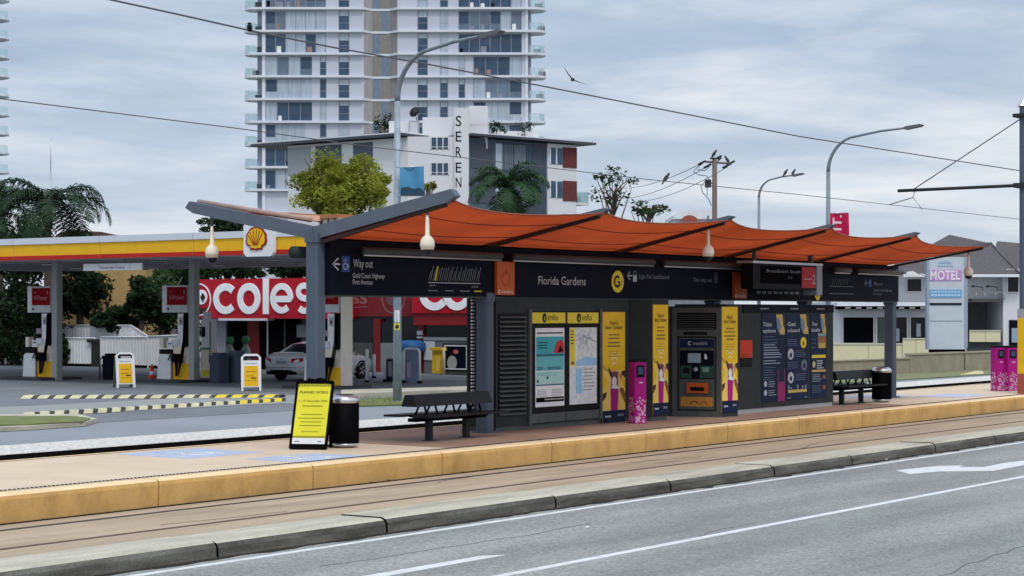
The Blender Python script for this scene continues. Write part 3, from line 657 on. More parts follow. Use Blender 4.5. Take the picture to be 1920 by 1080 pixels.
for a, c in ((995, 1057), (1061, 1119)):
    b = MB(); z0, z1 = kz(a+30, 606), kz(a+30, 586); f = Fr(fk.p(kx(a), z0, .03), fk.u, fk.v, fk.w); w = kx(c)-kx(a); h = z1-z0
    b.fbox(f, 0, w, 0, h, 0, .01, yelsign); b.poly(f, arc(w*.36, h*.5, .07, 0, 345, 16, ry=.09), .01, .014, black); b.fbox(f, w*.36-.012, w*.36+.012, h*.5-.05, h*.5+.03, .014, .017, yelsign)
    b.text(f, 'info', w*.62, h*.27, .17, black, .014, w*.30); b.build('info_header', ik)
a, c = 1001, 1055; f = Fr(fk.p(kx(a), kz(a+27, 762), .03), fk.u, fk.v, fk.w); w = kx(c)-kx(a); h = kz(a+27, 615)-kz(a+27, 762)
b = MB(); b.fbox(f, 0, w, 0, h, 0, .008, paper); b.fbox(f, .02, w-.02, .66*h, .89*h, .008, .012, teal); b.fbox(f, .02, w-.02, .46*h, .65*h, .008, .012, P('poster_teal_mid', (.12, .42, .46))); b.fbox(f, .02, w-.02, .29*h, .45*h, .008, .012, teal_l)
b.fbox(f, .02, w-.02, .06*h, .12*h, .008, .012, blackm); b.fbox(f, .3*w, w-.05, .085*h, .10*h, .012, .015, P('print_grey', (.4, .38, .38))); b.fbox(f, .02, w-.02, .64*h, .668*h, .012, .014, P('poster_ink', (.02, .12, .16)))
b.poly(f, [(.62*w, .68*h), (w-.02, .68*h), (w-.02, .80*h), (.88*w, .85*h), (.72*w, .82*h)], .012, .016, red); b.poly(f, [(.75*w, .68*h), (.95*w, .70*h), (.85*w, .78*h)], .016, .019, navy)
lines(b, f, .05*w, .95*w, .945*h, 1, .03, .025, black, .012, .02); lines(b, f, .08*w, .5*w, .82*h, 3, .05, .015, navy, .015)
b.fbox(f, .02, w-.02, .27*h, .285*h, .008, .014, P('poster_ink', (.02, .12, .16))); lines(b, f, .06*w, .45*w, .22*h, 5, .03, .012, P('print_grey', (.4, .38, .38)), .012); lines(b, f, .55*w, .95*w, .22*h, 5, .03, .012, P('print_grey', (.4, .38, .38)), .012)
for u in (.05, .4, .65): lines(b, f, u*w, (u+.25)*w, .505*h, 2, .03, .018, P('poster_ink', (.02, .12, .16)), .015)
b.fbox(f, .05*w, .1*w, .31*h, .345*h, .012, .015, navy); b.fbox(f, .38*w, .43*w, .35*h, .385*h, .012, .015, navy); lines(b, f, .05*w, .9*w, .43*h, 2, .04, .01, P('poster_teal_mid', (.12, .42, .46)), .015)
b.build('notice_poster', ik)
a, c = 1065, 1116; f = Fr(fk.p(kx(a), kz(a+27, 757), .03), fk.u, fk.v, fk.w); w = kx(c)-kx(a); h = kz(a+27, 614)-kz(a+27, 757)
b = MB(); b.fbox(f, 0, w, 0, h, 0, .008, mapc); b.fbox(f, .01, .19*w, .5*h, h-.01, .008, .012, yelsign); b.poly(f, [(.2*w, .5*h), (w, .5*h), (w, .59*h), (.6*w, .62*h), (.35*w, .58*h), (.2*w, .55*h)], .008, .011, skyb)
b.fbox(f, .22*w, .45*w, .14*h, .47*h, .008, .011, skyb); b.fbox(f, .0, w, .485*h, .495*h, .008, .013, white); lines(b, f, .5*w, .95*w, .46*h, 7, .045*h, .012*h, P('print_grey2', (.25, .25, .26)), .012)
b.poly(f, arc(.6*w, .80*h, .05, 0, 330, 8), .008, .011, P('park_green', (.35, .48, .28)))
for i in range(9): b.ribbon(f, [(rnd.uniform(.2, .5)*w, rnd.uniform(.62, .98)*h), (rnd.uniform(.4, .8)*w, rnd.uniform(.62, .98)*h), (rnd.uniform(.7, .98)*w, rnd.uniform(.62, .98)*h)], .01, .008, .012, P('map_road', (.42, .46, .55)))
for i in range(5): lines(b, f, .04*w, .15*w, (.96-.04*i)*h, 1, .03, .02, black, .014)
b.fbox(f, .05*w, .15*w, .52*h, .56*h, .012, .014, brown); b.build('map_poster', ik)
z0, z1 = kz(1150, 792), kz(1150, 585); yellow_poster(Fr(fk.p(kx(1129), z0, .0), fk.u, fk.v, fk.w), kx(1171)-kx(1129), z1-z0).build('yellow_poster', ik)
# ---- second cabinet with side wall
k2 = thing('service_cabinet', 'dark grey cabinet angled beside pink card reader with narrow yellow poster', 'kiosk', (9.2, -.2, 0))
b = MB(); b.prism([(9.20, -.19), (9.50, -.66), (10.02, -.72), (10.02, .40), (9.20, .40)], .1, 2.46, charcoal); b.prism([(9.22, -.17), (9.51, -.63), (10.0, -.69), (10.0, .38), (9.22, .38)], 0, .1, char_l); b.build('housing', k2)
fy = Fr((9.50, -.66, .12), (.52, -.06, 0), (0, 0, 1), (-.06, -.52, 0)); yellow_poster(fy, .50, 2.24).build('yellow_poster', k2)
# ---- ticket machine
tm = thing('ticket_machine', 'grey ticket vending machine with screen, orange tray and yellow side poster', 'ticket machine', (11.3, -.6, 0))
b = MB(); A_ = Vector((11.30, -.06, 0)); B_ = Vector((11.56, -1.09, 0)); b.prism([(11.30, -.06), (11.56, -1.09), (12.12, -1.17), (12.12, .3), (11.30, .3)], 0, 2.33, charcoal); b.build('housing', tm)
fm = Fr(A_, B_-A_, (0, 0, 1), (-(B_-A_).y*-1, -(B_-A_).x, 0)); fm.w = Vector((-(1.03), -.26, 0)).normalized(); wm = (B_-A_).length
b = MB(); b.fbox(fm, .0, .10, .0, 2.3, 0, .04, char_l); b.fbox(fm, wm-.10, wm, 0, 2.3, 0, .04, char_l); b.fbox(fm, .1, wm-.1, 2.2, 2.3, 0, .04, char_l); b.fbox(fm, .1, wm-.1, 1.70, 1.84, 0, .04, char_l); b.fbox(fm, .25, wm-.3, 1.73, 1.79, .04, .046, black); b.fbox(fm, .1, wm-.1, 0, .12, 0, .04, char_l); b.build('surround', tm)
b = MB(); louvre(b, fm, .12, wm-.12, 1.86, 2.18, 7, char_l, blackm); b.build('louvre', tm)
b = MB(); b.fbox(fm, .14, wm-.14, .16, 1.66, 0, .015, char_l); b.fbox(fm, .16, wm-.16, 1.46, 1.64, .015, .02, navy_b); b.ribbon(fm, arc(.38, 1.55, .035, 40, 320, 8), .02, .02, .025, dimw); b.text(fm, 'translink', .45, 1.52, .10, dimw, .024, .32, 'l'); b.fbox(fm, .16, wm-.16, .80, 1.40, .015, .022, navy)
b.fbox(fm, .18, .42, .82, 1.08, .022, .03, dgreen); b.fbox(fm, .60, wm-.17, .82, 1.08, .022, .03, dgreen); b.fbox(fm, .24, .38, .92, 1.03, .03, .035, black); b.lathe([(.045, 0), (.045, .01)], fm.p(.51, 1.0, .022), dimw, 12, fm.w); b.fbox(fm, .66, .80, .95, 1.05, .03, .036, P('slot_green', (.15, .3, .25)))
b.poly(fm, [(.70, 1.22), (.76, 1.22), (.75, 1.30), (.71, 1.34)], .022, .03, white); b.build('control_panel', tm)
b = MB(); b.fbox(fm, .34, .62, 1.14, 1.34, .022, .032, mat('screen_pale', (.28, .38, .45), .3)); b.build('screen', tm)
b = MB(); b.fbox(fm, .32, .78, .50, .72, .015, .05, orange_p); b.fbox(fm, .40, .70, .55, .63, .05, .055, black); b.build('ticket_tray', tm)
b = MB(); b.fbox(fm, .18, wm-.18, .22, .42, .015, .02, P('dull_gold_print', (.45, .22, .04))); b.ribbon(fm, arc(.48, .24, .09, 20, 160, 8), .03, .02, .024, brown); b.ribbon(fm, arc(.68, .24, .08, 20, 160, 8), .03, .02, .024, terrac); b.build('graphic', tm)
fy = Fr((11.565, -1.09, .10), (.555, -.08, 0), (0, 0, 1), (-.08, -.555, 0)); yellow_poster(fy, .54, 2.22).build('yellow_poster', tm)
# ---- dark cabinet with the blue boards
k4 = thing('ticket_information_cabinet', 'dark cabinet with red notice and three navy ticketing information boards', 'kiosk', (12.2, -.85, 0))
b = MB(); b.box(12.16, 17.3, -.85, .4, .1, 2.38, charcoal); b.box(12.18, 17.28, -.83, .38, 0, .1, alu); b.build('housing', k4)
f4 = Fr((0, -.85, 0), (1, 0, 0), (0, 0, 1), (0, -1, 0)); q4 = lambda px: at_y(px, 600, -.85).x
b = MB(); b.fbox(f4, q4(1392), 17.3, 2.20, 2.38, 0, .02, navy)
for px in (1432, 1488, 1537): b.fbox(f4, q4(px)-.2, q4(px)+.2, 2.27, 2.30, .02, .024, dimg)
b.build('header_band', k4)
b = MB(); u = q4(1387); b.fbox(f4, u, u+.55, 1.22, 1.60, 0, .01, P('notice_red', (.55, .03, .01))); b.fbox(f4, u+.02, u+.53, 1.02, 1.22, 0, .01, black); lines(b, f4, u+.05, u+.4, 1.3, 2, .05, .01, black, .013); b.build('red_notice', k4)
def board(px0, px1, kind):
    w = q4(px1)-q4(px0); f = Fr(f4.p(q4(px0), .22, 0), f4.u, f4.v, f4.w); h = 1.96; b = MB(); b.fbox(f, .01, w-.01, 0, h, 0, .012, navy_b); f = Fr(f.p(0, 0, .012), f.u, f.v, f.w)
    tx = [('Ticket', 'options'), ('Get', 'onboard'), ('Your', 'benefits')][kind]
    b.text(f, tx[0], .06*w, .855*h, .13, dimw, .003, .36*w, 'l', .015); b.text(f, tx[1], .06*w, .785*h, .12, dimw, .003, .52*w, 'l', .015)
    cx = .76*w; b.poly(f, [(cx-.16*w, .99*h), (cx+.10*w, .99*h), (cx+.2*w, .88*h), (cx+.2*w, .76*h), (cx+.0*w, .76*h), (cx-.02*w, .85*h), (cx-.14*w, .93*h)], 0, .004, P('photo_gold', (.50, .36, .10)))
    b.poly(f, [(cx-.16*w, .96*h), (cx-.02*w, .93*h), (cx+.05*w, .84*h), (cx-.05*w, .77*h), (cx-.13*w, .84*h)], .004, .007, P('photo_blue', (.15, .2, .3))); b.poly(f, [(cx+.10*w, .99*h), (cx+.2*w, .98*h), (cx+.24*w, .8*h), (cx+.14*w, .86*h)], .004, .006, dbrown)
    g = P('board_print', (.28, .33, .40)); ghost = P('board_faint_print', (.10, .14, .22))
    if kind == 0:
        lines(b, f, .08*w, .66*w, .74*h, 3, .035*h, .006*h, ghost, .004); lines(b, f, .08*w, .75*w, .65*h, 4, .03*h, .010*h, g, .004); lines(b, f, .08*w, .9*w, .54*h, 2, .03*h, .010*h, g, .004, .5); lines(b, f, .08*w, .9*w, .47*h, 2, .03*h, .010*h, g, .004, .5); lines(b, f, .08*w, .6*w, .39*h, 6, .027*h, .006*h, ghost, .004)
        for v in (.175, .075): b.poly(f, arc(.16*w, v*h+.03*h, .06*w, 0, 340, 12, ry=.033*h), 0, .004, dimw); lines(b, f, .28*w, .62*w, v*h+.055*h, 3, .025*h, .007*h, g, .004)
        b.poly(f, [(.66*w, .0), (.97*w, 0), (.97*w, .19*h), (.90*w, .22*h), (.74*w, .22*h), (.66*w, .19*h)], 0, .006, P('dull_magenta', (.28, .012, .12))); b.fbox(f, .66*w, .71*w, .19*h, .37*h, 0, .005, P('plum', (.14, .02, .09))); b.fbox(f, .92*w, .97*w, .19*h, .37*h, 0, .005, P('plum', (.14, .02, .09)))
    elif kind == 1:
        for (u, v, m_) in ((.75, .66, yelsign), (.2, .53, dimw), (.78, .40, P('badge_slate', (.10, .14, .18))), (.2, .26, dimw)):
            b.poly(f, arc(u*w, v*h, .13*w, 0, 340, 14, ry=.065*h), 0, .004, m_); b.poly(f, arc(u*w, v*h-.01*h, .05*w, 0, 340, 8, ry=.03*h), .004, .006, navy_b if m_ is not yelsign else olive)
            uu = .06*w if u > .5 else .4*w; lines(b, f, uu, uu+.5*w, v*h+.04*h, 4, .022*h, .006*h, ghost, .004)
        b.fbox(f, .08*w, .9*w, .085*h, .12*h, 0, .004, P('photo_gold', (.50, .36, .10)))
        for u in (.12, .22, .5, .72, .85): b.fbox(f, u*w-.02*w, u*w+.02*w, .13*h, rnd.uniform(.15, .18)*h, 0, .004, g)
        lines(b, f, .05*w, .25*w, .03*h, 1, .1, .008*h, g, .004); lines(b, f, .8*w, .95*w, .03*h, 1, .1, .008*h, g, .004)
    else:
        b.fbox(f, .45*w, .95*w, .59*h, .73*h, 0, .004, P('photo_rust', (.30, .12, .05))); b.fbox(f, .45*w, .95*w, .735*h, .765*h, 0, .004, g); b.fbox(f, .5*w, .9*w, .59*h, .65*h, .004, .006, P('photo_gold', (.50, .36, .10)))
        b.fbox(f, .08*w, .93*w, .475*h, .51*h, 0, .004, yelsign); b.fbox(f, .08*w, .93*w, .31*h, .335*h, 0, .004, P('photo_gold', (.50, .36, .10))); b.poly(f, arc(.2*w, .40*h, .09*w, 0, 340, 10, ry=.04*h), 0, .004, P('photo_gold2', (.55, .45, .25)))
        lines(b, f, .38*w, .8*w, .445*h, 4, .028*h, .012*h, dimw, .004); lines(b, f, .1*w, .7*w, .28*h, 4, .025*h, .007*h, g, .004); lines(b, f, .1*w, .8*w, .15*h, 4, .025*h, .006*h, ghost, .004); lines(b, f, .05*w, .4*w, .70*h, 3, .05*h, .006*h, ghost, .004)
        for v in (.22, .10): b.fbox(f, .75*w, .93*w, v*h, v*h+.05*h, 0, .004, brown)
    b.build('information_board', k4)
board(1427, 1472, 0); board(1473, 1516, 1); board(1519, 1549, 2)

# ---- pink card readers
def reader():
    t = thing('card_reader', '', 'card reader'); b = MB(); f = Fr((0, 0, 0), (1, 0, 0), (0, 1, 0), (0, 0, 1))
    b.cbox(f, -.17, .17, -.17, .17, 0, 1.22, magenta, .03); b.build('body', t)
    b = MB(); b.cbox(f, -.18, .18, -.18, .18, 1.22, 1.27, black, .03); b.build('cap', t)
    b = MB(); g = Fr((0, -.17, 0), (1, 0, 0), (0, 0, 1), (0, -1, 0)); b.fbox(g, -.12, .10, .92, 1.16, 0, .01, black); b.fbox(g, -.08, .06, .98, 1.12, .01, .014, glass_b); b.fbox(g, -.05, .06, .80, .83, 0, .005, pinkpat); b.build('screen', t)
    b = MB(); r2 = random.Random(3)
    for g in (Fr((0, -.172, 0), (1, 0, 0), (0, 0, 1), (0, -1, 0)), Fr((-.172, 0, 0), (0, -1, 0), (0, 0, 1), (-1, 0, 0))):
        for i in range(70):
            v = .03+.5*r2.random()**1.4; u = r2.uniform(-.14, .14); s_ = r2.uniform(.012, .032)
            b.poly(g, arc(u, v, s_, r2.uniform(0, 90), r2.uniform(300, 400), 5, ry=s_*r2.uniform(.4, 1)), 0, .003, pinkpat)
    b.build('pattern', t); return t
rd = reader()
for i, (px, py, r_, lab) in enumerate(((1195, 794, -.5, 'pink card reader post between the info cabinet and angled cabinet'), (1871, 733, -.55, 'left pink card reader of the pair near the mast'), (1893, 733, -.55, 'right pink card reader of the pair near the mast'))):
    p = at_z(px, py, 0)
    o = place(rd, i, (p.x, p.y, 0), r_, lab, 'pink card readers on the platform')
    o.scale = ((.80, .80, 1), (.90, .90, 1), (1, 1, 1))[i]
# ---- yellow assistance point by the mast
p = at_z(1922, 738, 0); t = thing('help_point', 'tall yellow help point cut by the right picture edge', 'help point', (p.x, p.y, 0))
b = MB(); b.cbox(Fr((p.x, p.y, 0), (1, 0, 0), (0, 1, 0), (0, 0, 1)), -.2, .2, -.15, .15, .55, 2.05, yellow, .03); b.build('body', t)
b = MB(); b.cbox(Fr((p.x, p.y, 0), (1, 0, 0), (0, 1, 0), (0, 0, 1)), -.2, .2, -.15, .15, 0, .55, terrac, .03); b.build('plinth', t)
b = MB(); b.cbox(Fr((p.x, p.y, 0), (1, 0, 0), (0, 1, 0), (0, 0, 1)), -.2, .2, -.15, .15, 2.05, 2.3, alu, .03); b.build('cap', t)

# ---- bench
def bench():
    t = thing('platform_bench', '', 'bench')
    for s_ in (-.53, .53):
        b = MB(); b.box(s_-.05, s_+.05, -.05, .05, 0, .40, charcoal); b.box(s_-.1, s_+.1, -.1, .1, 0, .012, charcoal); b.build('leg', t)
    b = MB(); b.box(-1.0, 1.0, -.09, .09, .34, .40, blackm)
    for s_ in (-.53, .53): b.poly(Fr((s_, 0, 0), (0, 1, 0), (0, 0, 1), (1, 0, 0)), [(-.46, .40), (0, .33), (.46, .40), (.46, .425), (-.46, .425)], -.03, .03, blackm)
    b.build('seat_frame', t)
    for y0, y1 in ((-.50, -.13), (.13, .50)):
        b = MB(); n = 5
        for i in range(n): a = y0+(y1-y0)*i/n; b.box(-1.15, 1.15, a+.004, a+(y1-y0)/n-.004, .425, .46, P('bench_slat', (.010, .011, .014), .5, spec=.15))
        b.build('seat', t)
    b = MB()
    for x in (-.75, -.45, .05, .45, .8):
        for s_ in (-1, 1): b.tube([(x, s_*.13, .44), (x+.02, s_*.06, .60)], .02, blackm, 6)
    b.build('bracket', t)
    b = MB(); b.poly(Fr((0, 0, 0), (0, 1, 0), (0, 0, 1), (1, 0, 0)), [(-.17, .60), (.17, .60), (.09, .80), (-.09, .80)], -1.08, 1.08, P('bench_back', (.014, .016, .02), .5, spec=.15)); b.build('backrest', t)
    return t
bn = bench()
place(bn, 0, (2.75, -.62, 0), 0, 'black double sided bench beside the near black bin', 'black platform benches')
place(bn, 1, (18.75, -.62, 0), 0, 'far black double sided bench between blue boards and second bin', 'black platform benches')
# ---- bins
def bin_():
    t = thing('litter_bin', '', 'bin'); b = MB(); n = 36
    b.lathe([(.225, .07), (.225, .74)], (0, 0, 0), black, 36)
    for i in range(n): a = 2*PI*i/n; f = Fr((math.cos(a)*.225, math.sin(a)*.225, .08), (-math.sin(a), math.cos(a), 0), (0, 0, 1), (math.cos(a), math.sin(a), 0)); b.fbox(f, -.011, .011, 0, .65, -.003, .012, blackm)
    b.build('body', t)
    b = MB(); b.lathe([(.15, 0), (.17, .02), (.23, .045), (.238, .07), (.22, .075)], (0, 0, 0), stainless, 30); b.build('base', t)
    b = MB(); b.lathe([(.24, .73), (.245, .78), (.235, .80), (.22, .83), (.16, .865), (.15, .85), (.12, .84)], (0, 0, 0), stainless, 30); b.build('lid', t)
    b = MB(); b.lathe([(.16, .866), (.12, .858)], (0, 0, 0), blackm, 20); b.build('opening', t); return t
bi = bin_(); p = at_z(646, 839, 0); place(bi, 0, (p.x, p.y, 0), TH-.9, 'round black slatted bin with steel lid beside the yellow notice', 'round litter bins on the platform')
p = at_z(1653, 754, 0); place(bi, 1, (p.x, p.y, 0), -.5, 'round black slatted bin in front of the far shelter post', 'round litter bins on the platform')
# ---- A-frame notice
pc = at_z(577, 846, 0); t = thing('notice_board', 'black A-frame board with yellow planned works notice standing on the platform', 'sign', (pc.x, pc.y, 0))
a_ = at_z(541, 843, 0); c_ = at_z(613, 847, 0); c_ = a_+(R*.985-F*.17).normalized()*.63
u_ = (c_-a_).normalized(); back = Vector((-u_.y, u_.x, 0)); back = back if back.dot(F) > 0 else -back
ln = (Vector((0, 0, 1))*1.09+back*.22+u_*.07).normalized(); fa = Fr(a_, u_, ln, u_.cross(ln)); fa.w = fa.w if fa.w.dot(F) < 0 else -fa.w
b = MB(); b.cbox(fa, 0, .63, .0, 1.13, -.03, 0, blackm, .03); b.poly(fa, [(.14, 1.11), (.5, 1.11), (.47, 1.16), (.38, 1.18), (.3, 1.15), (.2, 1.17)], -.03, 0, blackm); b.build('board', t)
base2 = a_+back*.5; ln2 = (a_+ln*1.1-base2).normalized(); fb = Fr(base2, u_, ln2); b = MB()
for q in (.03, .57): b.fbox(fb, q-.03, q+.03, 0, 1.12, -.02, .02, blackm)
b.build('prop', t)
b = MB(); f = Fr(fa.p(.045, .10, 0), fa.u, fa.v, fa.w); w, h = .54, .97; b.fbox(f, 0, w, 0, h, 0, .006, lemon); b.fbox(f, 0, w, -.005, .09, .006, .009, paper); lines(b, f, .04, .12, .04, 1, .1, .01, black, .012); lines(b, f, .42, .5, .04, 1, .1, .01, black, .012)
for v in (.09, .93):
    for i in range(20): b.poly(f, [(i*w/20+.002, v), (i*w/20+.014, v), (i*w/20+.024, v+.035), (i*w/20+.012, v+.035)], .006, .010, black if i % 1 == 0 else white); 
b.text(f, 'PLANNED WORKS', w/2, .815, .058, P('notice_ink', (.10, .09, .01)), .009, w*.86, bold=.015); b.text(f, '3 - 27 November 2025', w/2, .68, .04, P('notice_ink', (.10, .09, .01)), .009, w*.86, bold=.01)
clines(b, f, w/2, .2, .62, 1, .1, .018, P('notice_ink2', (.3, .28, .02)), .009); clines(b, f, w/2, .23, .48, 4, .06, .014, P('notice_ink2', (.3, .28, .02)), .009); clines(b, f, w/2, .17, .2, 1, .1, .012, P('notice_ink2', (.3, .28, .02)), .009)
b.build('notice', t)
# ---- catenary mast and wires
MX = 31.7; t = thing('catenary_mast', 'tall blue grey overhead wire mast at the right picture edge with long bracket arm', 'mast', (MX, 0, 0))
b = MB(); fz = Fr((MX, -.08, 0), R, F, (0, 0, 1)); b.cbox(fz, -.14, .2, -.15, .15, 0, 8.35, steel, .02); b.build('column', t)
b = MB(); c0 = Vector((MX, -.08, 8.35))+R*.03; ap_ = c0+Vector((0, 0, .33)); cs2 = [c0+R*a+F*d for a, d in ((-.24, -.2), (.24, -.2), (.24, .2), (-.24, .2))]
b.add(cs2+[ap_], [(0, 1, 4), (1, 2, 4), (2, 3, 4), (3, 0, 4), (0, 3, 2, 1)], alu); b.build('cap', t)
b = MB(); za = 5.98; b.tube([(MX, 0, za+.02), (MX, 4.0, za)], .05, charcoal, 8); b.build('bracket_arm', t)
b = MB(); b.tube([(MX, -.1, 8.08), (MX, 3.45, za+.05)], .018, wire_m, 5); b.box(MX-.3, MX+.25, -.3, .2, 8.02, 8.12, charcoal); b.build('stay', t)
b = MB(); b.tube([(MX, 3.45, za-.05), (MX, 3.5, za-.22), (MX, 4.3, za-.42)], .02, alu, 5); b.tube([(MX, 3.5, za-.22), (MX, 3.2, za-.6)], .015, alu, 5); b.box(MX-.25, MX+.2, -.25, .2, za-.06, za+.08, charcoal); b.build('registration_arm', t)
b = MB(); b.tube([(MX, 0, za), (MX, -4.2, za)], .05, charcoal, 8); b.build('bracket_arm', t)
def wire(name, label, pts, r, group='overhead wires'):
    t = tag(MB().tube(pts, r, wire_m, 6).build(name), label, 'wire', group); return t
def span(x0, x1, y0, y1, z0, z1, sag, n=24): return [(x0+(x1-x0)*i/n, y0+(y1-y0)*i/n, z0+(z1-z0)*i/n-4*sag*(i/n)*(1-i/n)) for i in range(n+1)]
wa = at_y(210, 0, -3.7); wb = at_y(1912, 320, -3.7)
def through(pxs, y, n=14):   # wire that runs along the track through several sighted points
    P_ = [at_y(px, py, y) for px, py in pxs]; out = []
    for i in range(len(P_)-1):
        for k in range(n): out.append(P_[i].lerp(P_[i+1], k/n))
    out.append(P_[-1]); a = (P_[1]-P_[0]); return [P_[0]-a*.35]+out
w1 = through([(210, 0), (330, 26), (468, 57), (620, 88), (800, 120), (1000, 158), (1240, 205), (1500, 256), (1912, 320)], -3.7, 6); w1.append(w1[-1]+(w1[-1]-w1[-2])*30)
wire('overhead_wire', 'upper overhead wire crossing in front of the white tower', w1, .012)
w2 = through([(24, 188), (200, 210), (440, 240), (700, 276), (880, 297), (1210, 336), (1500, 365), (1912, 411)], 4.1, 6); w2.append(w2[-1]+(w2[-1]-w2[-2])*30)
wire('overhead_wire', 'lower overhead wire running behind the shelter canopy above the far track', w2, .010)
t = thing('wire_insulator', 'small dark insulator clipped on the upper overhead wire', 'insulator', at_y(468, 50, -3.7)); c = at_y(468, 55, -3.7)
b = MB(); b.lathe([(.015, -.03), (.036, -.02), (.036, .05), (.015, .06), (.03, .075), (.01, .09)], c, black, 10); b.build('insulator_body', t)
# ================================================================== PETROL STATION
GZ = -.36; CX = 22.3            # fascia plane of the fuel canopy
fc = thing('fuel_canopy', 'large fuel station canopy with white yellow and red fascia on grey columns', 'canopy', (CX, 30, GZ))
ff = Fr((CX, 0, 0), (0, -1, 0), (0, 0, 1), (-1, 0, 0))
uy = lambda px, X=CX: -at_x(px, 500, X).y
zz = lambda px, py, X=CX: at_x(px, py, X).z
UL = uy(0)-14; UR = -17.2; D2 = 13.4
ztop = zz(465, 433); zy = zz(465, 446); zr = zz(465, 469.5); zb = zz(465, 478)
b = MB(); b.box(CX+.02, CX+D2, -UR, -UL, zb+.02, ztop-.02, mat('canopy_soffit', (.50, .52, .55), .6, var=.05)); b.build('roof_slab', fc)
for k, (za_, zb_, m_, w_) in enumerate(((zy, ztop, mat('fascia_white', (.62, .66, .72), .35, var=.03), .10), (zr, zy, fyel, .06), (zb, zr, fred, .09))):
    b = MB(); b.fbox(ff, UL, UR, za_, zb_-.004, -.02, w_, m_)
    for i in range(7): u = UL+(UR-UL)*i/7+1.2; b.fbox(ff, u, u+.012, za_, zb_-.005, w_, w_+.002, P('seam', (.3, .2, .05)))
    b.fbox(Fr((0, -UR, 0), (1, 0, 0), (0, 0, 1), (0, -1, 0)), CX, CX+D2, za_, zb_-.004, -.02, w_, m_)
    b.build('fascia_band', fc)
b = MB()
for i in range(12): b.box(CX+1.2, CX+D2-.5, -UL-1.6-i*2.2, -UL-1.56-i*2.2, zb-.03, zb+.02, mat('soffit_joint', (.30, .32, .34), .7))
for x_ in (CX+5, CX+10): 
    for i in range(7): b.box(x_, x_+.6, -UL-3-i*4, -UL-2.4-i*4, zb-.01, zb+.02, white)
b.build('soffit_detail', fc)
for X_, px in ((25.4, 107), (26.6, 364), (25.6, 650)):
    p = at_x(px, 700, X_); b = MB(); b.box(X_-.14, X_+.14, p.y-.14, p.y+.14, GZ, zb+.02, P('column_grey', (.34, .35, .34), .5) if px < 600 else P('column_cream', (.66, .61, .53), .5)); b.build('column', fc)
t = thing('scallop_shell_sign', 'white square panel with yellow and red scallop shell on the canopy fascia', 'sign', (CX-.1, -uy(491), 4))
fs = Fr((CX-.10, 0, 0), (0, -1, 0), (0, 0, 1), (-1, 0, 0)); X_ = CX-.1; ua, ub = uy(462, X_), uy(518, X_); za_, zc_ = zz(490, 481, X_), zz(490, 416, X_)
b = MB(); b.cbox(fs, ua, ub, za_, zc_, 0, .14, white, .12); b.build('panel', t)
cu = (uy(468, X_)+uy(506, X_))/2; rr = (uy(506, X_)-uy(468, X_))/2; zt_, zlo = zz(487, 424, X_), zz(487, 469, X_); hh = zt_-zlo
def shell(k):
    pts = []; n = 7; cz_ = zlo+hh*.44
    for i in range(n*6+1):
        a = 208-236*i/(n*6); s_ = 1+.05*abs(math.sin(PI*i/6.0)); pts.append((math.cos(math.radians(a))*rr*s_, cz_+math.sin(math.radians(a))*hh*.53*s_))
    pts += [(rr*.62, zlo+hh*.14), (rr*.60, zlo), (rr*.2, zlo+hh*.01), (0, zlo-hh*.03), (-rr*.2, zlo+hh*.01), (-rr*.60, zlo), (-rr*.62, zlo+hh*.14)]
    m_ = zlo+hh*.47; return [(cu+x*k, m_+(z-m_)*k) for x, z in pts]
b = MB(); b.poly(fs, shell(1.0), .14, .17, P('shell_red', (.30, .02, .01), .4)); b.poly(fs, shell(.83), .17, .19, P('shell_yellow', (.80, .48, .01), .4))
for i in range(6):
    a = math.radians(156-26.4*i*.9); b.ribbon(fs, [(cu+math.cos(a)*rr*.20, zlo+hh*.20), (cu+math.cos(a)*rr*.80, zlo+hh*.46+math.sin(a)*hh*.38)], .026, .19, .20, P('shell_red', (.30, .02, .01), .4))
b.build('scallop_emblem', t)
t = thing('clearance_sign', 'narrow white clearance board hanging under the canopy edge', 'sign', at_x(212, 500, CX+.4))
X_ = CX+.4; b = MB(); f = Fr((X_, 0, 0), (0, -1, 0), (0, 0, 1), (-1, 0, 0)); ua, ub = uy(158, X_), uy(268, X_); zl, zh = zz(212, 507, X_), zz(212, 494, X_)
b.fbox(f, ua, ub, zl, zh, 0, .05, white); b.text(f, 'Maximum height 4.2 metres', (ua+ub)/2, zl+.06, .13, P('sign_plum', (.15, .05, .2)), .055, (ub-ua)*.42)
for q in (.27, .8): b.fbox(f, ua+(ub-ua)*q, ua+(ub-ua)*q+.01, zl, zh, .05, .053, char_l)
b.build('board', t)
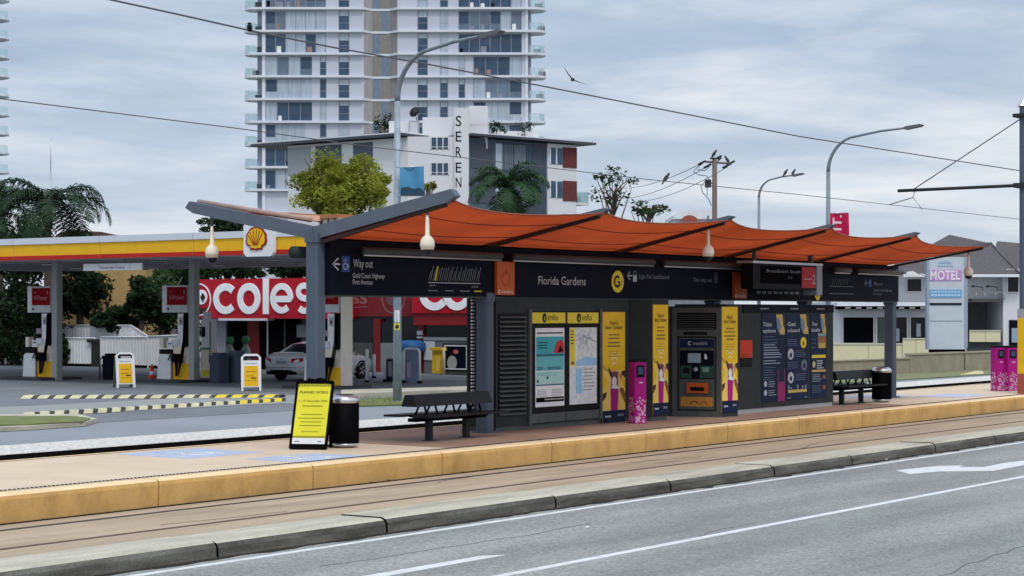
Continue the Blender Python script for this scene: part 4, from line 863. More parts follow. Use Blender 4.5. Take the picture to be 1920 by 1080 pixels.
# ---- pumps
def pump():
    t = thing('fuel_pump', '', 'fuel pump'); f = Fr((0, 0, 0), (0, -1, 0), (0, 0, 1), (-1, 0, 0))
    b = MB(); b.cbox(Fr((0, 0, 0), (1, 0, 0), (0, 1, 0), (0, 0, 1)), -1.0, 1.2, -1.0, 1.3, 0, .10, P('island_dark', (.05, .055, .06)), .1); b.build('island', t)
    b = MB(); b.poly(f, [(-1.0, .1), (-.3, .1), (-.3, .92), (-.36, 1.0), (-.82, 1.0), (-.94, .92)], -.45, .10, white); b.build('side_cabinet', t)
    b = MB(); b.fbox(f, -.28, .62, .1, .70, -.45, .02, fyel); b.fbox(f, -.28, -.24, .1, 1.1, .0, .03, dred); b.build('lower_panel', t)
    b = MB(); b.fbox(f, -.26, .60, .70, 1.35, -.43, .0, offw); b.fbox(f, -.3, .1, 1.35, 1.58, -.4, .05, alu); b.fbox(f, -.25, .0, 1.38, 1.55, .05, .06, paper); b.build('dispenser', t)
    b = MB(); b.fbox(f, .0, .36, 1.3, 2.52, -.4, .02, white); b.fbox(f, .36, .52, 1.3, 2.54, -.4, .06, black); b.fbox(f, .08, .26, 2.1, 2.4, .02, .03, P('label_grey', (.4, .38, .42))); b.fbox(f, .14, .2, 2.18, 2.3, .03, .035, navy); b.build('hose_tower', t)
    b = MB()
    for i, u in enumerate((.40, .46, .52)): b.tube([f.p(u, 2.5, .1), f.p(u+.03, 1.6, .16), f.p(u-.08, .9, .2), f.p(u-.25-.06*i, .25, .16), f.p(u-.38-.04*i, .22, .14), f.p(u-.45, .75, .1)], .022, blackm, 6)
    b.build('hose', t)
    b = MB()
    for i in range(4): u = -.2+i*.13; b.fbox(f, u, u+.08, .72, 1.04, .02, .12, black); b.tube([f.p(u+.04, 1.02, .1), f.p(u+.02, .98, .22), f.p(u-.06, .80, .26)], .025, blackm, 6)
    b.build('nozzle', t)
    b = MB(); b.fbox(f, -.88, -.30, 1.02, 1.20, -.35, .1, black); b.fbox(f, -.90, -.72, 1.24, 1.62, -.2, .05, offw); b.fbox(f, -.52, -.22, 1.24, 1.50, -.2, .06, white); b.fbox(f, -.44, -.3, 1.38, 1.43, .06, .065, black); b.fbox(f, -.25, -.0, 1.75, 1.95, -.1, .08, P('rag_mauve', (.3, .25, .3))); b.build('windscreen_kit', t)
    b = MB(); b.fbox(f, -.78, .52, 2.56, 3.56, -.35, .04, mat('sign_casing', (.50, .54, .55), .5)); b.fbox(f, -.78, -.56, 2.56, 3.56, .04, .05, white); b.fbox(f, .1, .2, 2.5, 2.56, -.2, -.1, charcoal); sg = b.build('header_sign', t)
    b = MB(); b.fbox(f, -.52, .50, 2.84, 3.50, .04, .055, mat('pump_red', (.24, .006, .012), .6, spec=.05)); pk = P('faded_pink_lettering', (.42, .14, .16)); b.text(f, 'V-Power', -.02, 3.04, .24, pk, .06, .80, bold=.02); b.text(f, 'Shell', -.34, 3.30, .10, pk, .06, .18); b.fbox(f, .33, .40, 3.26, 3.38, .055, .06, pk); b.lathe([(.05, 0), (.05, .01)], f.p(-.47, 2.69, .04), dred, 10, (-1, 0, 0)); b.build('red_panel', sg)
    return t
pm = pump()
for i, (px, py, X_, lab) in enumerate(((79, 711, 25.5, 'leftmost fuel pump by the first canopy column with red header sign'), (334, 713, 26.6, 'second fuel pump beside the traffic cone with red header sign'), (615, 725, 25.6, 'third fuel pump partly hidden behind the first shelter post'))):
    p = at_x(px, py, X_); place(pm, i, (X_, p.y, GZ), 0, lab, 'fuel pumps under the canopy')
# slim white kiosk unit behind second pump
t = thing('diesel_pump', 'slim white and green fuel dispenser standing behind the second column', 'fuel pump', at_z(385, 708, GZ)); X_ = t.location.x; f = Fr((X_, t.location.y, GZ), (0, -1, 0), (0, 0, 1), (-1, 0, 0))
b = MB(); b.fbox(f, -.25, .25, .0, 1.1, -.4, 0, offw); b.fbox(f, -.22, .22, 1.1, 2.3, -.4, 0, white); b.fbox(f, -.12, .14, 2.3, 2.6, -.2, 0, alu); b.fbox(f, -.25, .25, 1.1, 1.18, 0, .02, green); b.fbox(f, -.2, .0, 1.6, 2.0, 0, .01, black); b.fbox(f, -.2, .2, .05, .3, 0, .01, lemon); b.build('cabinet', t)
b = MB(); b.tube([f.p(.26, 2.2, 0), f.p(.32, 1.4, .05), f.p(.3, .6, .08), f.p(.26, .9, .05)], .02, black, 6); b.build('hose', t)
# ---- forecourt sandwich signs
def fsign():
    t = thing('forecourt_sign', '', 'sign'); f = Fr((0, 0, 0), (1, 0, 0), (0, 0, 1), (0, -1, 0)); w, h = .64, 1.20
    for side, nm in ((0, 'front_frame'), (1, 'rear_frame')):
        o = Vector((0, -.02 if not side else .38, 0)); v = Vector((0, .16 if not side else -.16, 1.2)); g = Fr(o, (1, 0, 0), v, None); g.w = Vector((0, -1, .13)).normalized()
        b = MB(); m_ = white if not side else char_l
        b.ribbon(g, [(-w/2+.03, 0), (-w/2+.03, h-.1), (-w/2+.12, h-.02), (w/2-.12, h-.02), (w/2-.03, h-.1), (w/2-.03, 0)], .07, -.03, .03, m_)
        b.fbox(g, -w/2+.06, w/2-.06, .12, h-.2 if not side else h-.2, -.02, .02, m_); b.fbox(g, -w/2+.06, w/2-.06, h-.12, h-.05, -.02, .015, black); b.build(nm, t)
        if not side:
            b = MB(); b.fbox(g, -w/2+.09, w/2-.09, .16, h-.38, .02, .03, fyel); b.fbox(g, -.17, .16, h-.58, h-.56, .03, .034, olive); b.fbox(g, -.17, .1, h-.72, h-.70, .03, .034, olive); b.fbox(g, -.19, .19, .33, .345, .03, .034, olive); b.fbox(g, .0, .17, h-.80, h-.76, .03, .034, dbrown)
            b.text(g, 'Coles Express', 0, h-.32, .075, P('sign_ink', (.2, .12, .15)), .025, .40); b.build('poster', t)
    return t
fsn = fsign()
p = at_z(236, 727, GZ); place(fsn, 0, (p.x, p.y, GZ), -.45, 'yellow and white sandwich sign left of the traffic cone', 'yellow sandwich signs on the forecourt')
p = at_z(471, 733, GZ); place(fsn, 1, (p.x, p.y, GZ), -.75, 'yellow and white sandwich sign in front of the silver car', 'yellow sandwich signs on the forecourt')
# ---- forecourt bins
for px, py, w, h, m_, lab in ((208, 712, .5, 1.0, navy, 'low navy bin with tubular rail behind the left sandwich sign'), (411, 718, .55, 1.1, P('bin_slate', (.03, .05, .08)), 'slate blue bin right of the second canopy column'), (443, 717, .6, 1.15, P('bin_blue_grey', (.07, .10, .14)), 'blue grey bin behind the right sandwich sign')):
    p = at_z(px, py, GZ); t = thing('forecourt_bin', lab, 'bin', p); f = Fr(p, (1, 0, 0), (0, 1, 0), (0, 0, 1)); b = MB(); b.cbox(f, -w/2, w/2, -w/2, w/2, 0, h*.85, m_, .06); b.build('body', t)
    b = MB(); b.cbox(f, -w/2-.02, w/2+.02, -w/2-.02, w/2+.02, h*.85, h*.92, m_, .06); b.cbox(f, -w/2+.06, w/2-.06, -w/2+.06, w/2-.06, h*.92, h, m_, .06); b.build('lid', t)
    if px == 208:
        b = MB(); c = p-R*.42; b.tube([c, c+Vector((0, 0, .75)), c+R*.06+Vector((0, 0, .84)), c+R*.8+Vector((0, 0, .84))], .035, char_l, 8); b.build('rail', t)
p = at_z(285, 714, GZ); t = thing('traffic_cone', 'small orange traffic cone beside the second fuel pump', 'traffic cone', p); b = MB(); b.lathe([(.14, .03), (.035, .62)], p, cone_o, 18); b.box(p.x-.2, p.x+.2, p.y-.2, p.y+.2, p.z, p.z+.03, cone_o); b.build('cone', t); b = MB(); b.lathe([(.107, .22), (.082, .36)], p+Vector((0, 0, 0)), white, 18); b.build('reflective_band', t)
# ---- shop
SX = 40.0; shp = thing('fuel_station_shop', 'red fronted convenience shop with large white lettering behind the pumps', 'shop', (SX, 34, GZ))
sy = lambda px, X=SX: -at_x(px, 560, X).y; sz = lambda px, py, X=SX: at_x(px, py, X).z
f5 = Fr((SX, 0, 0), (0, -1, 0), (0, 0, 1), (-1, 0, 0)); u0, u1 = sy(374), sy(1100); zt = sz(480, 523); zl = sz(480, 597)
b = MB(); b.box(SX+.3, SX+12, -u1, -u0, GZ, zt-.2, mat('shop_wall', (.20, .21, .23), .7)); b.build('wall', shp)
b = MB(); b.fbox(f5, u0, sy(665), zl, zt, -.3, .5, red); b.fbox(f5, sy(665), sy(786), zl+.1, zt, -.3, .05, mat('shop_red_in_shade', (.20, .008, .012), .5)); b.fbox(f5, sy(786), u1, sz(830, 587), zt+.4, -.3, .5, red); b.fbox(f5, sy(786)+.02, u1, sz(830, 587)-.5, sz(830, 587), -.3, .42, mat('shop_red2', (.28, .008, .015), .5)); fas = b.build('fascia', shp)  # middle stretch gets a darker red standing in for canopy shade
letw = P('sign_white', (.80, .82, .86), .4); lb = letw.node_tree.nodes['Principled BSDF']; lb.inputs['Emission Color'].default_value = (.85, .9, 1, 1); lb.inputs['Emission Strength'].default_value = .14   # faint glow added to brighten the letters
def let(b, ch, u, z, xh, wd, m=letw, w0=.5):
    r = xh/2-wd/2; c = (u+xh/2, z+xh/2)
    if ch == 'c': b.ribbon(f5, arc(c[0]+.06, c[1], r*1.12, 40, 320, 22, ry=r), wd, w0, w0+.05, m)
    if ch == 'o': b.ribbon(f5, arc(*c, r, 0, 352, 26), wd, w0, w0+.05, m, closed=True)
    if ch == 'l': b.fbox(f5, u, u+wd, z, z+xh*1.13, w0, w0+.05, m)
    if ch == 'e': b.ribbon(f5, [(c[0]-r, c[1]-wd*.1), (c[0]+r, c[1]-wd*.1)]+arc(*c, r, 0, 315, 24), wd*.85, w0, w0+.05, m)
    if ch == 's': q = r*.52; b.ribbon(f5, arc(c[0], c[1]+q, q*1.25, 35, 270, 12, ry=q)+arc(c[0], c[1]-q, q*1.25, 90, -145, 12, ry=q)[1:], wd*.8, w0, w0+.05, m)
b = MB(); zbse = sz(480, 591)+.05; k = 1
for ch, px in (('c', 401), ('o', 446), ('l', 494), ('e', 507), ('s', 549)): let(b, ch, sy(px, SX-.5), zbse, 1.40, .33)
b.build('lettering', fas, 'large white coles lettering')
b = MB()
for ch, px in (('c', 787), ('o', 831), ('l', 878)): let(b, ch, sy(px, SX-.5), sz(830, 583)+.02, 1.50, .32)
b.build('lettering', fas, 'second white coles lettering cut by the shelter')
b = MB(); xc = sy(374, SX-.5); zc = sz(374, 562, SX-.5)
b.ribbon(f5, arc(xc, zc, .72, 0, 352, 30), .05, .5, .54, letw, closed=True); b.poly(f5, arc(xc+.15, zc+.12, .36, 0, 340, 14, ry=.34), .5, .54, letw); b.poly(f5, [(xc+.1, zc+.12), (xc+.26, zc+.32), (xc+.42, zc+.12), (xc+.26, zc-.12)], .54, .56, dbrown); b.poly(f5, arc(xc, zc-.25, .58, 200, 340, 12, ry=.4), .5, .53, dbrown); b.build('round_emblem', fas)
pk = P('shade_dimmed_pink', (.30, .16, .17)); b = MB(); b.text(f5, 'EXPRESS', sy(690), sz(650, 569)+.0, .60, pk, .06, 3.6, 'r', bold=.02); b.ribbon(f5, [(sy(655), sz(650, 577)), (sy(690), sz(690, 575))], .03, .05, .06, pk)  # lettering and badge colours dulled to imitate canopy shade
cu2, cz2 = sy(739), sz(739, 560); b.ribbon(f5, arc(cu2, cz2, .62, 0, 352, 26), .045, .05, .06, pk, closed=True); b.poly(f5, arc(cu2, cz2+.1, .42, 0, 345, 20), .05, .06, P('emblem_grey', (.15, .09, .10))); b.text(f5, 'FUEL', cu2, cz2-.05, .22, pk, .065); b.build('lettering', fas, 'dim lettering and round badge in the shade')
# glazing below the fascia
def shopwin(pa, pb, zlo_, zhi_, m_, nm='window', w=.03):
    b = MB(); b.fbox(f5, sy(pa), sy(pb), zlo_, zhi_, -.32, w, m_); return b.build(nm, shp)
zd = zl-.02
shopwin(428, 466, GZ, zd, blackm); b = MB(); b.fbox(f5, sy(395), sy(425), GZ, zd, -.3, .06, P('shop_panel_grey', (.30, .32, .36))); b.build('wall_panel', shp)
b = MB(); b.fbox(f5, sy(466), sy(488), GZ, zd, -.3, .08, P('shop_pillar_red', (.16, .008, .012))); b.build('pillar', shp)
shopwin(488, 556, GZ, zd, blackm, 'doorway'); b = MB(); b.fbox(f5, sy(502), sy(504), GZ, zd, .03, .06, alu); b.fbox(f5, sy(534), sy(536), GZ, zd, .03, .05, char_l); b.build('door_frame', shp)
shopwin(557, 582, 1.1, zd-.25, P('poster_window', (.22, .27, .26))); shopwin(582, 652, GZ, zd, blackm)
b = MB(); b.fbox(f5, sy(425), sy(515), zl-.10, zl, -.2, .55, white); b.build('awning_light', shp)
for pa, pb in ((655, 703), (715, 785)): shopwin(pa, pb, .9, zl-.15, glass_d)
for pa, pb, m_ in ((655, 700, char_l), (715, 785, P('lower_panel_grey', (.24, .27, .28)))):
    b = MB(); b.fbox(f5, sy(pa), sy(pb), GZ, .9, -.3, .06, m_); b.build('lower_panel', shp)
for pa, pb in ((703, 715), (786, 798)): b = MB(); b.fbox(f5, sy(pa), sy(pb), GZ, zl, -.3, .09, mat('shop_red_in_shade', (.20, .008, .012), .5) if pa == 703 else mat('shop_red2', (.28, .008, .015), .5)); b.build('pillar', shp)
shopwin(802, 900, sz(830, 632), sz(830, 604), glass_d, w=.1); b = MB(); b.fbox(f5, sy(798), sy(1000), sz(830, 638), sz(830, 632), -.3, .14, P('counter_grey', (.45, .48, .50))); b.fbox(f5, sy(798), sy(1000), GZ, sz(830, 638), -.3, .1, P('kick_panel', (.20, .22, .24))); b.fbox(f5, sy(798), sy(818), .2, sz(830, 640), .1, .13, white); b.build('lower_wall', shp)
b = MB(); b.fbox(f5, sy(786), sy(796), sz(790, 628), sz(790, 620), .1, .16, white); b.fbox(f5, sy(786), sy(796), sz(790, 634), sz(790, 631), .1, .16, white); b.build('small_sign', shp)
# shop side objects
def wp(px, py, z=GZ): return at_z(px, py, z)
t = thing('clothing_bin', 'yellow lidded collection bin by the red shop wall', 'bin', at_x(821, 697, 38.7)); p = t.location; g = Fr((p.x, p.y, GZ), (0, -1, 0), (0, 0, 1), (-1, 0, 0)); b = MB(); b.fbox(g, -.3, .28, .05, 1.0, -.4, 0, yellow); b.fbox(g, -.1, .12, .15, .75, 0, .01, yel_l); b.build('body', t); b = MB(); b.poly(g, [(-.4, 1.0), (.4, 1.0), (.36, 1.12), (-.36, 1.12)], -.45, .08, yellow); b.build('lid', t)
t = thing('cream_bollard', 'pale yellow bollard post beside the yellow collection bin', 'bollard', at_x(832, 698, 38.5)); b = MB(); b.lathe([(.06, 0), (.06, 1.1), (.04, 1.13)], Vector((t.location.x, t.location.y, GZ)), P('cream_post', (.6, .55, .35)), 12); b.build('post', t)
t = thing('ice_freezer', 'glass fronted freezer cabinet with posters outside the shop', 'freezer', at_x(857, 697, 38.8)); p = t.location; g = Fr((p.x, p.y, GZ), (0, -1, 0), (0, 0, 1), (-1, 0, 0)); b = MB(); b.fbox(g, -.75, .85, .1, 1.3, -.6, 0, P('freezer_dark', (.03, .035, .04))); b.build('cabinet', t)
b = MB(); b.ribbon(g, [(-.62, .25), (.5, .25), (.5, 1.2), (-.62, 1.2)], .06, 0, .03, white, closed=True); b.fbox(g, -.59, .47, .28, 1.17, 0, .01, navy); b.poly(g, arc(-.25, .5, .25, 0, 340, 12, ry=.3), .01, .02, P('poster_grey', (.4, .42, .42))); b.poly(g, arc(-.05, .95, .14, 0, 340, 10, ry=.09), .01, .02, P('poster_rose', (.6, .15, .2))); b.build('door', t)
for i, (px, py, h, lab) in enumerate(((688, 717, 1.18, 'taller white bollard in front of the red shop wall'), (701, 709, .9, 'shorter white bollard just behind the taller one'))):
    t = thing('white_bollard', lab, 'bollard', wp(px, py), 0, 'white bollards near the shop'); b = MB(); b.lathe([(.065, .0), (.065, h), (.05, h+.03), (.01, h+.05)], t.location, white, 12); b.build('post', t); b = MB(); b.lathe([(.09, 0), (.09, .08)], t.location, black, 12); b.build('base', t)
for i, (pa, pb, py, h, m_, lab) in enumerate(((722, 751, 716, .92, navy_b, 'white tube guard hoop around the navy bin by the lamp pole'), (757, 787, 718, 1.25, P('unit_blue_grey', (.16, .20, .30)), 'white tube guard hoop around the blue grey air unit'))):
    a, c = wp(pa, py), wp(pb, py+1); c = a+(c-a).normalized()*min((c-a).length, .8) if i == 5 else c
    t = thing('guard_hoop', lab, 'guard rail', a, 0, 'white tube guard hoops'); d = (c-a)
    b = MB(); b.tube([a, a+Vector((0, 0, h-.14)), a+d*.06+Vector((0, 0, h-.04)), a+d*.2+Vector((0, 0, h)), c-d*.2+Vector((0, 0, h)), c-d*.06+Vector((0, 0, h-.04)), c+Vector((0, 0, h-.14)), c], .045, white, 8); b.build('tube', t); b = MB(); b.lathe([(.09, 0), (.09, .1)], a, black, 10); b.lathe([(.09, 0), (.09, .1)], c, black, 10); b.build('foot', t)
    bb = a+d*.5+F*.35; t = thing('air_unit' if i else 'small_bin', 'blue grey tyre air unit inside a guard hoop' if i else 'navy bin with pale top inside a guard hoop', 'air unit' if i else 'bin', bb); g = Fr(bb, R, (0, 0, 1), -F); b = MB(); b.cbox(g, -.28, .26, 0, h-.08, -.4, 0, m_, .06); b.build('body', t); b = MB(); b.fbox(g, -.22, .1, h-.08, h+.03, -.35, -.02, offw if not i else m_); b.fbox(g, -.2, -.05, .2, .75, 0, .012, P('sticker_mauve', (.35, .3, .42))); b.build('top_panel', t)
p = wp(772, 700); t = thing('blue_drum', 'small blue tank against the shop window', 'tank', p); b = MB(); b.lathe([(.55, .9), (.6, 1.0), (.6, 1.25), (.4, 1.38), (.1, 1.4)], p, P('tank_blue', (.02, .10, .28)), 20); b.lathe([(.3, 0), (.3, .9)], p, navy, 12); b.build('tank', t)
for i, (px, py, h, lab) in enumerate(((431, 704, 1.6, 'gas bottle with green cap left of the blue grey bin'), (461, 702, 1.6, 'gas bottle with green cap between the sandwich sign and car'))):
    p = wp(px, py); t = thing('gas_bottle_stand', lab, 'gas bottle', p, 0, 'green capped bottles before the shop'); b = MB(); b.lathe([(.2, 0), (.2, 1.0), (.1, 1.2), (.08, 1.3)], p, P('bottle_grey', (.35, .38, .36)), 14); b.build('body', t); b = MB(); b.lathe([(.16, 1.3), (.16, 1.52), (.1, 1.58)], p, green, 14); b.build('cap', t)

# ---- silver car
def car(loc, rz):
    t = thing('silver_sedan', 'silver sedan parked at the pumps partly hidden by the shelter post', 'car', loc, rz)
    M_ = Matrix.Translation(Vector(loc)) @ Matrix.Rotation(rz, 4, 'Z')
    # x, half width low, half width shoulder, z low, z shoulder, half width roof, z roof
    st = [(-2.32, .62, .68, .42, .80, .60, .92), (-2.28, .78, .80, .30, .88, .66, 1.00), (-2.05, .84, .86, .22, .93, .68, 1.045), (-1.72, .85, .88, .20, .94, .66, 1.07), (-1.10, .85, .89, .18, .94, .57, 1.36), (-.55, .86, .90, .17, .94, .56, 1.45), (.15, .86, .90, .17, .93, .57, 1.46), (.60, .86, .90, .17, .92, .58, 1.38), (1.28, .86, .89, .18, .90, .68, .99), (1.75, .85, .87, .20, .84, .66, .92), (2.15, .78, .80, .26, .74, .58, .80), (2.30, .62, .66, .36, .60, .50, .66)]
    ring = []
    for x, hl, hs, zl_, zs, hr, zr_ in st:
        half = [(hl*.8, zl_), (hl, zl_+.08), (hs+.01, (zl_+zs)/2), (hs, zs-.06), (hs-.035, zs), (hr+.03, zr_-.05), (hr-.08, zr_), (0, zr_+.02)]
        ring.append([(x, y, z) for y, z in half]+[(x, -y, z) for y, z in half[-2::-1]])
    n = len(ring[0]); vs = [M_ @ Vector(v) for r_ in ring for v in r_]; b = MB(); body = []; gl = []
    for i in range(len(st)-1):
        for j in range(n-1):
            f_ = (i*n+j, i*n+j+1, (i+1)*n+j+1, (i+1)*n+j); side = j in (4, n-6); top = j in (5, 6, n-7, n-8+0)
            (gl if (side and 3 <= i <= 7) or (j in (5, 6, 7, 8) and i in (3, 7)) else body).append(f_)
    body += [tuple(range(n)), tuple(range((len(st)-1)*n, len(st)*n))]
    b.add(vs, body, silver, True); b.build('body', t)
    b = MB(); b.add(vs, gl, glass_d, True); b.build('windows', t)
    def L(x0, x1, y0, y1, z0, z1, m_, nm):
        b = MB(); q = [M_ @ Vector((x, y, z)) for z in (z0, z1) for y in (y0, y1) for x in (x0, x1)]; b.add(q, [(0, 1, 3, 2), (4, 6, 7, 5), (0, 4, 5, 1), (2, 3, 7, 6), (0, 2, 6, 4), (1, 5, 7, 3)], m_); return b.build(nm, t)
    for s_ in (-1, 1):
        b = MB(); q = [M_ @ Vector(v) for v in ((-2.30, s_*.50, .68), (-2.30, s_*.50, .84), (-2.26, s_*.80, .86), (-2.10, s_*.885, .87), (-2.10, s_*.885, .76), (-2.27, s_*.80, .68))]; q2 = [v-(M_.to_3x3() @ Vector((.04, 0, 0))) for v in q]
        b.add(q+q2, [tuple(range(6)), tuple(range(11, 5, -1))]+[(i, (i+1) % 6, 6+(i+1) % 6, 6+i) for i in range(6)], tail_r); b.build('tail_light', t)
        b = MB(); q = [M_ @ Vector((.62+dx, s_*(.93+dy), .93+dz)) for dx in (0, .1) for dy in (0, .16) for dz in (0, .12)]; b.add(q, [(0, 1, 3, 2), (4, 6, 7, 5), (0, 4, 5, 1), (2, 3, 7, 6), (0, 2, 6, 4), (1, 5, 7, 3)], silver); b.build('wing_mirror', t)
        for xw in (-1.38, 1.42):
            b = MB(); c = M_ @ Vector((xw, s_*.80, .31)); ax = M_.to_3x3() @ Vector((0, s_, 0)); b.lathe([(.24, -.08), (.315, -.06), (.32, .08), (.30, .10), (.22, .105)], c, tyre_m, 26, ax); w = b.build('wheel', t)
            b = MB(); b.lathe([(.22, .07), (.21, .10), (.05, .085), (.01, .085)], c, alu, 20, ax)
            for k in range(5):
                a = 2*PI*k/5; e = (M_.to_3x3() @ Vector((math.cos(a), 0, math.sin(a)))); b.tube([c+ax*.1+e*.04, c+ax*.102+e*.2], .025, stainless, 6)
            b.build('rim', w); b = MB()
            pts = [M_ @ Vector((xw+.37*math.cos(math.radians(a)), s_*.895, .31+.37*math.sin(math.radians(a)))) for a in range(0, 181, 15)]; b.tube(pts, .035, blackm, 6); b.build('wheel_arch', t)
    L(-2.345, -2.31, -.25, .25, .64, .76, P('plate_grey', (.30, .36, .45)), 'number_plate'); L(-2.34, -2.28, -.7, .7, .24, .36, blackm, 'bumper_insert'); L(-2.325, -2.30, -.09, .09, .80, .84, alu, 'badge')
    L(-2.335, -2.30, -.82+.1, .72, .50, .515, char_l, 'bumper_seam')
p = at_z(577, 716, GZ); car((p.x+2.34, p.y+1.42, GZ), math.radians(2))
# ---- corrugated fence, hedge side
def corr(name, label, pa, pb, pyb, pyt_a, pyt_b, X_, group):
    a = at_x(pa, pyb, X_); c = at_x(pb, pyb, X_); t = thing(name, label, 'fence', (X_, a.y, GZ), 0, group); za_, zb_ = at_x(pa, pyt_a, X_).z, at_x(pb, pyt_b, X_).z; b = MB(); n = int(abs(a.y-c.y)/.10); vs = []
    for i in range(n*2+1):
        u = i/(n*2); y = a.y+(c.y-a.y)*u; d = .03*((i//2) % 2); zt_ = za_+(zb_-za_)*u
        vs += [(X_-d, y, GZ+.12), (X_-d, y, zt_-.03)]
    b.add(vs, [(2*i, 2*i+1, 2*i+3, 2*i+2) for i in range(n*2)], colorb); b.build('sheet', t)
    b = MB(); b.tube([(X_-.02, a.y, za_), (X_-.02, c.y, zb_)], .04, white, 6); b.build('top_rail', t)
    b = MB()
    m_ = max(2, int(abs(a.y-c.y)/2.4)+1)
    for i in range(m_): y = a.y+(c.y-a.y)*i/(m_-1); b.box(X_-.05, X_+.03, y-.03, y+.03, GZ, za_+(zb_-za_)*i/(m_-1), colorb)
    b.box(X_-.02, X_+.05, min(a.y, c.y), max(a.y, c.y), GZ, GZ+.14, blackm); b.build('fence_post', t)
corr('corrugated_fence', 'low white corrugated gate panel left of the navy bin', 119, 178, 703, 634, 634, 38.5, 'white corrugated fence panels')
corr('corrugated_fence', 'low white corrugated fence panel behind the navy bin', 190, 278, 703, 632, 632, 38.3, 'white corrugated fence panels')
corr('corrugated_fence', 'low white corrugated fence beside the second pump', 279, 345, 703, 631, 628, 38.2, 'white corrugated fence panels')
corr('corrugated_fence', 'tall white corrugated fence behind the gate panels', 119, 246, 703, 610, 610, 40.2, 'white corrugated fence panels')
corr('corrugated_fence', 'sloping white corrugated fence under the bushes', 246, 280, 703, 610, 632, 40.0, 'white corrugated fence panels')
p = at_x(183, 700, 38.6); t = thing('gate_latch_bin', 'narrow dark bin between the white fence panels', 'bin', (p.x, p.y, GZ)); b = MB(); b.box(p.x-.2, p.x+.2, p.y-.22, p.y+.22, GZ, GZ+1.15, charcoal); b.box(p.x-.24, p.x+.2, p.y-.24, p.y+.5, GZ+1.15, GZ+1.3, charcoal); b.build('body', t)
# ---- beige house behind, brown roof
t = thing('beige_house', 'ochre rendered house half hidden by the trees behind the fence', 'house', at_d(235, 690, 108)); o_ = Vector((t.location.x, t.location.y, GZ)); g = Fr(o_, R, (0, 0, 1), -F)
b = MB(); b.fbox(g, -1.9, 2.0, 0, 5.6, -7, 0, beige); b.build('wall', t); b = MB(); b.fbox(g, -2.1, 2.2, 5.6, 5.8, -7.3, .4, white); b.poly(g, [(-2.3, 5.8), (2.4, 5.8), (1.0, 6.6), (-.9, 6.6)], -6, .3, roof_m); b.build('roof', t)
for u in (-1.1, .5): b = MB(); b.fbox(g, u, u+1.2, 4.5, 5.4, 0, .04, glass_b); b.build('window', t)
b = MB(); b.tube([g.p(1.0, 0, .4), g.p(1.0, 5.7, .4)], .06, offw, 8); b.build('downpipe', t)
t = thing('brown_roofed_house', 'low brown roof showing just above the canopy beside the left palm', 'house', at_d(200, 690, 100)); g = Fr((t.location.x, t.location.y, GZ), R, (0, 0, 1), -F)
b = MB(); b.fbox(g, -3, 2.0, 0, 5.9, -5, 0, beige); b.build('wall', t); b = MB(); b.poly(g, [(-3.4, 5.9), (2.4, 5.9), (-.2, 6.75), (-2, 6.85)], -5.2, .3, mat('brown_roof', (.09, .05, .04), .9)); b.build('roof', t)
# ================================================================== TOWERS
DT = 263.0; mpp = DT/FPX
base = at_d(740, 586, DT); tw = thing('apartment_tower', 'tall white apartment tower with pale slab bands and curved glass balconies', 'tower', (base.x, base.y, GZ))
ft = Fr((base.x, base.y, 0), R, (0, 0, 1), -F)
def tx(px): return (px-740)*mpp
def tz(py): return (586-py)*mpp+2.2
pitch = 42.5*mpp; slab0 = tz(356)
nlow = int((slab0-GZ)/pitch); zlev = [slab0+pitch*i for i in range(-3, 10)]
ZB, ZTOP = GZ, slab0+pitch*9.3
DP = 16
b = MB(); b.fbox(ft, tx(497), tx(683), ZB, ZTOP, -DP, 0, tow_w); b.fbox(ft, tx(745), tx(985), ZB, ZTOP, -DP, 0, tow_w); b.fbox(ft, tx(681), tx(747), ZB, ZTOP, -DP, -1.6, tow_g)
b.fbox(ft, tx(481), tx(497), ZB, ZTOP, -DP, -.9, tow_s); b.fbox(ft, tx(985), tx(996), ZB, ZTOP, -DP, -.7, tow_s); b.build('wall', tw)
b = MB(); b.fbox(ft, tx(491.5), tx(497.5), ZB, ZTOP, -1, .12, tow_w2); b.build('column', tw); b = MB(); b.fbox(ft, tx(985), tx(990), ZB, ZTOP, -1, .12, tow_w2); b.build('column', tw)
def bigwin(pa, pb, z0, z1, seed, style):
    r = random.Random(seed); b = MB(); w = tx(pb)-tx(pa); u0 = tx(pa); n = max(2, int(w/1.35)); m_ = {0: glass_b, 1: glass_c, 2: mat('grey_blue_glass', (.10, .14, .20), .15, var=.35, scale=.3, spec=.8)}[style]
    b.fbox(ft, u0, u0+w, z0, z1, -.2, .03, m_)
    for i in range(n):
        a = u0+w*i/n; c = a+w/n
        q = r.random()
        if q < .30: b.fbox(ft, a+.06, c-.06, z0+.05, z1-.05, .03, .04, glass_c)
        elif q < .55: b.fbox(ft, a+.06, c-.06, z0+.9, z1-.1, .03, .04, P('room_dim', (.05, .08, .13)))
        if q > .6 and style != 1: b.fbox(ft, a+.15, a+.15+r.uniform(.4, .9), z0+.05, z0+r.uniform(.5, .95), .03, .045, r.choice([white, P('furniture_tan', (.30, .20, .18)), navy, P('furniture_grey', (.22, .24, .3))]))
        b.fbox(ft, a-.035, a+.035, z0, z1, .03, .07, tow_s)
    b.fbox(ft, u0, u0+w, z1-.12, z1, .03, .07, tow_s); return b.build('window', tw)
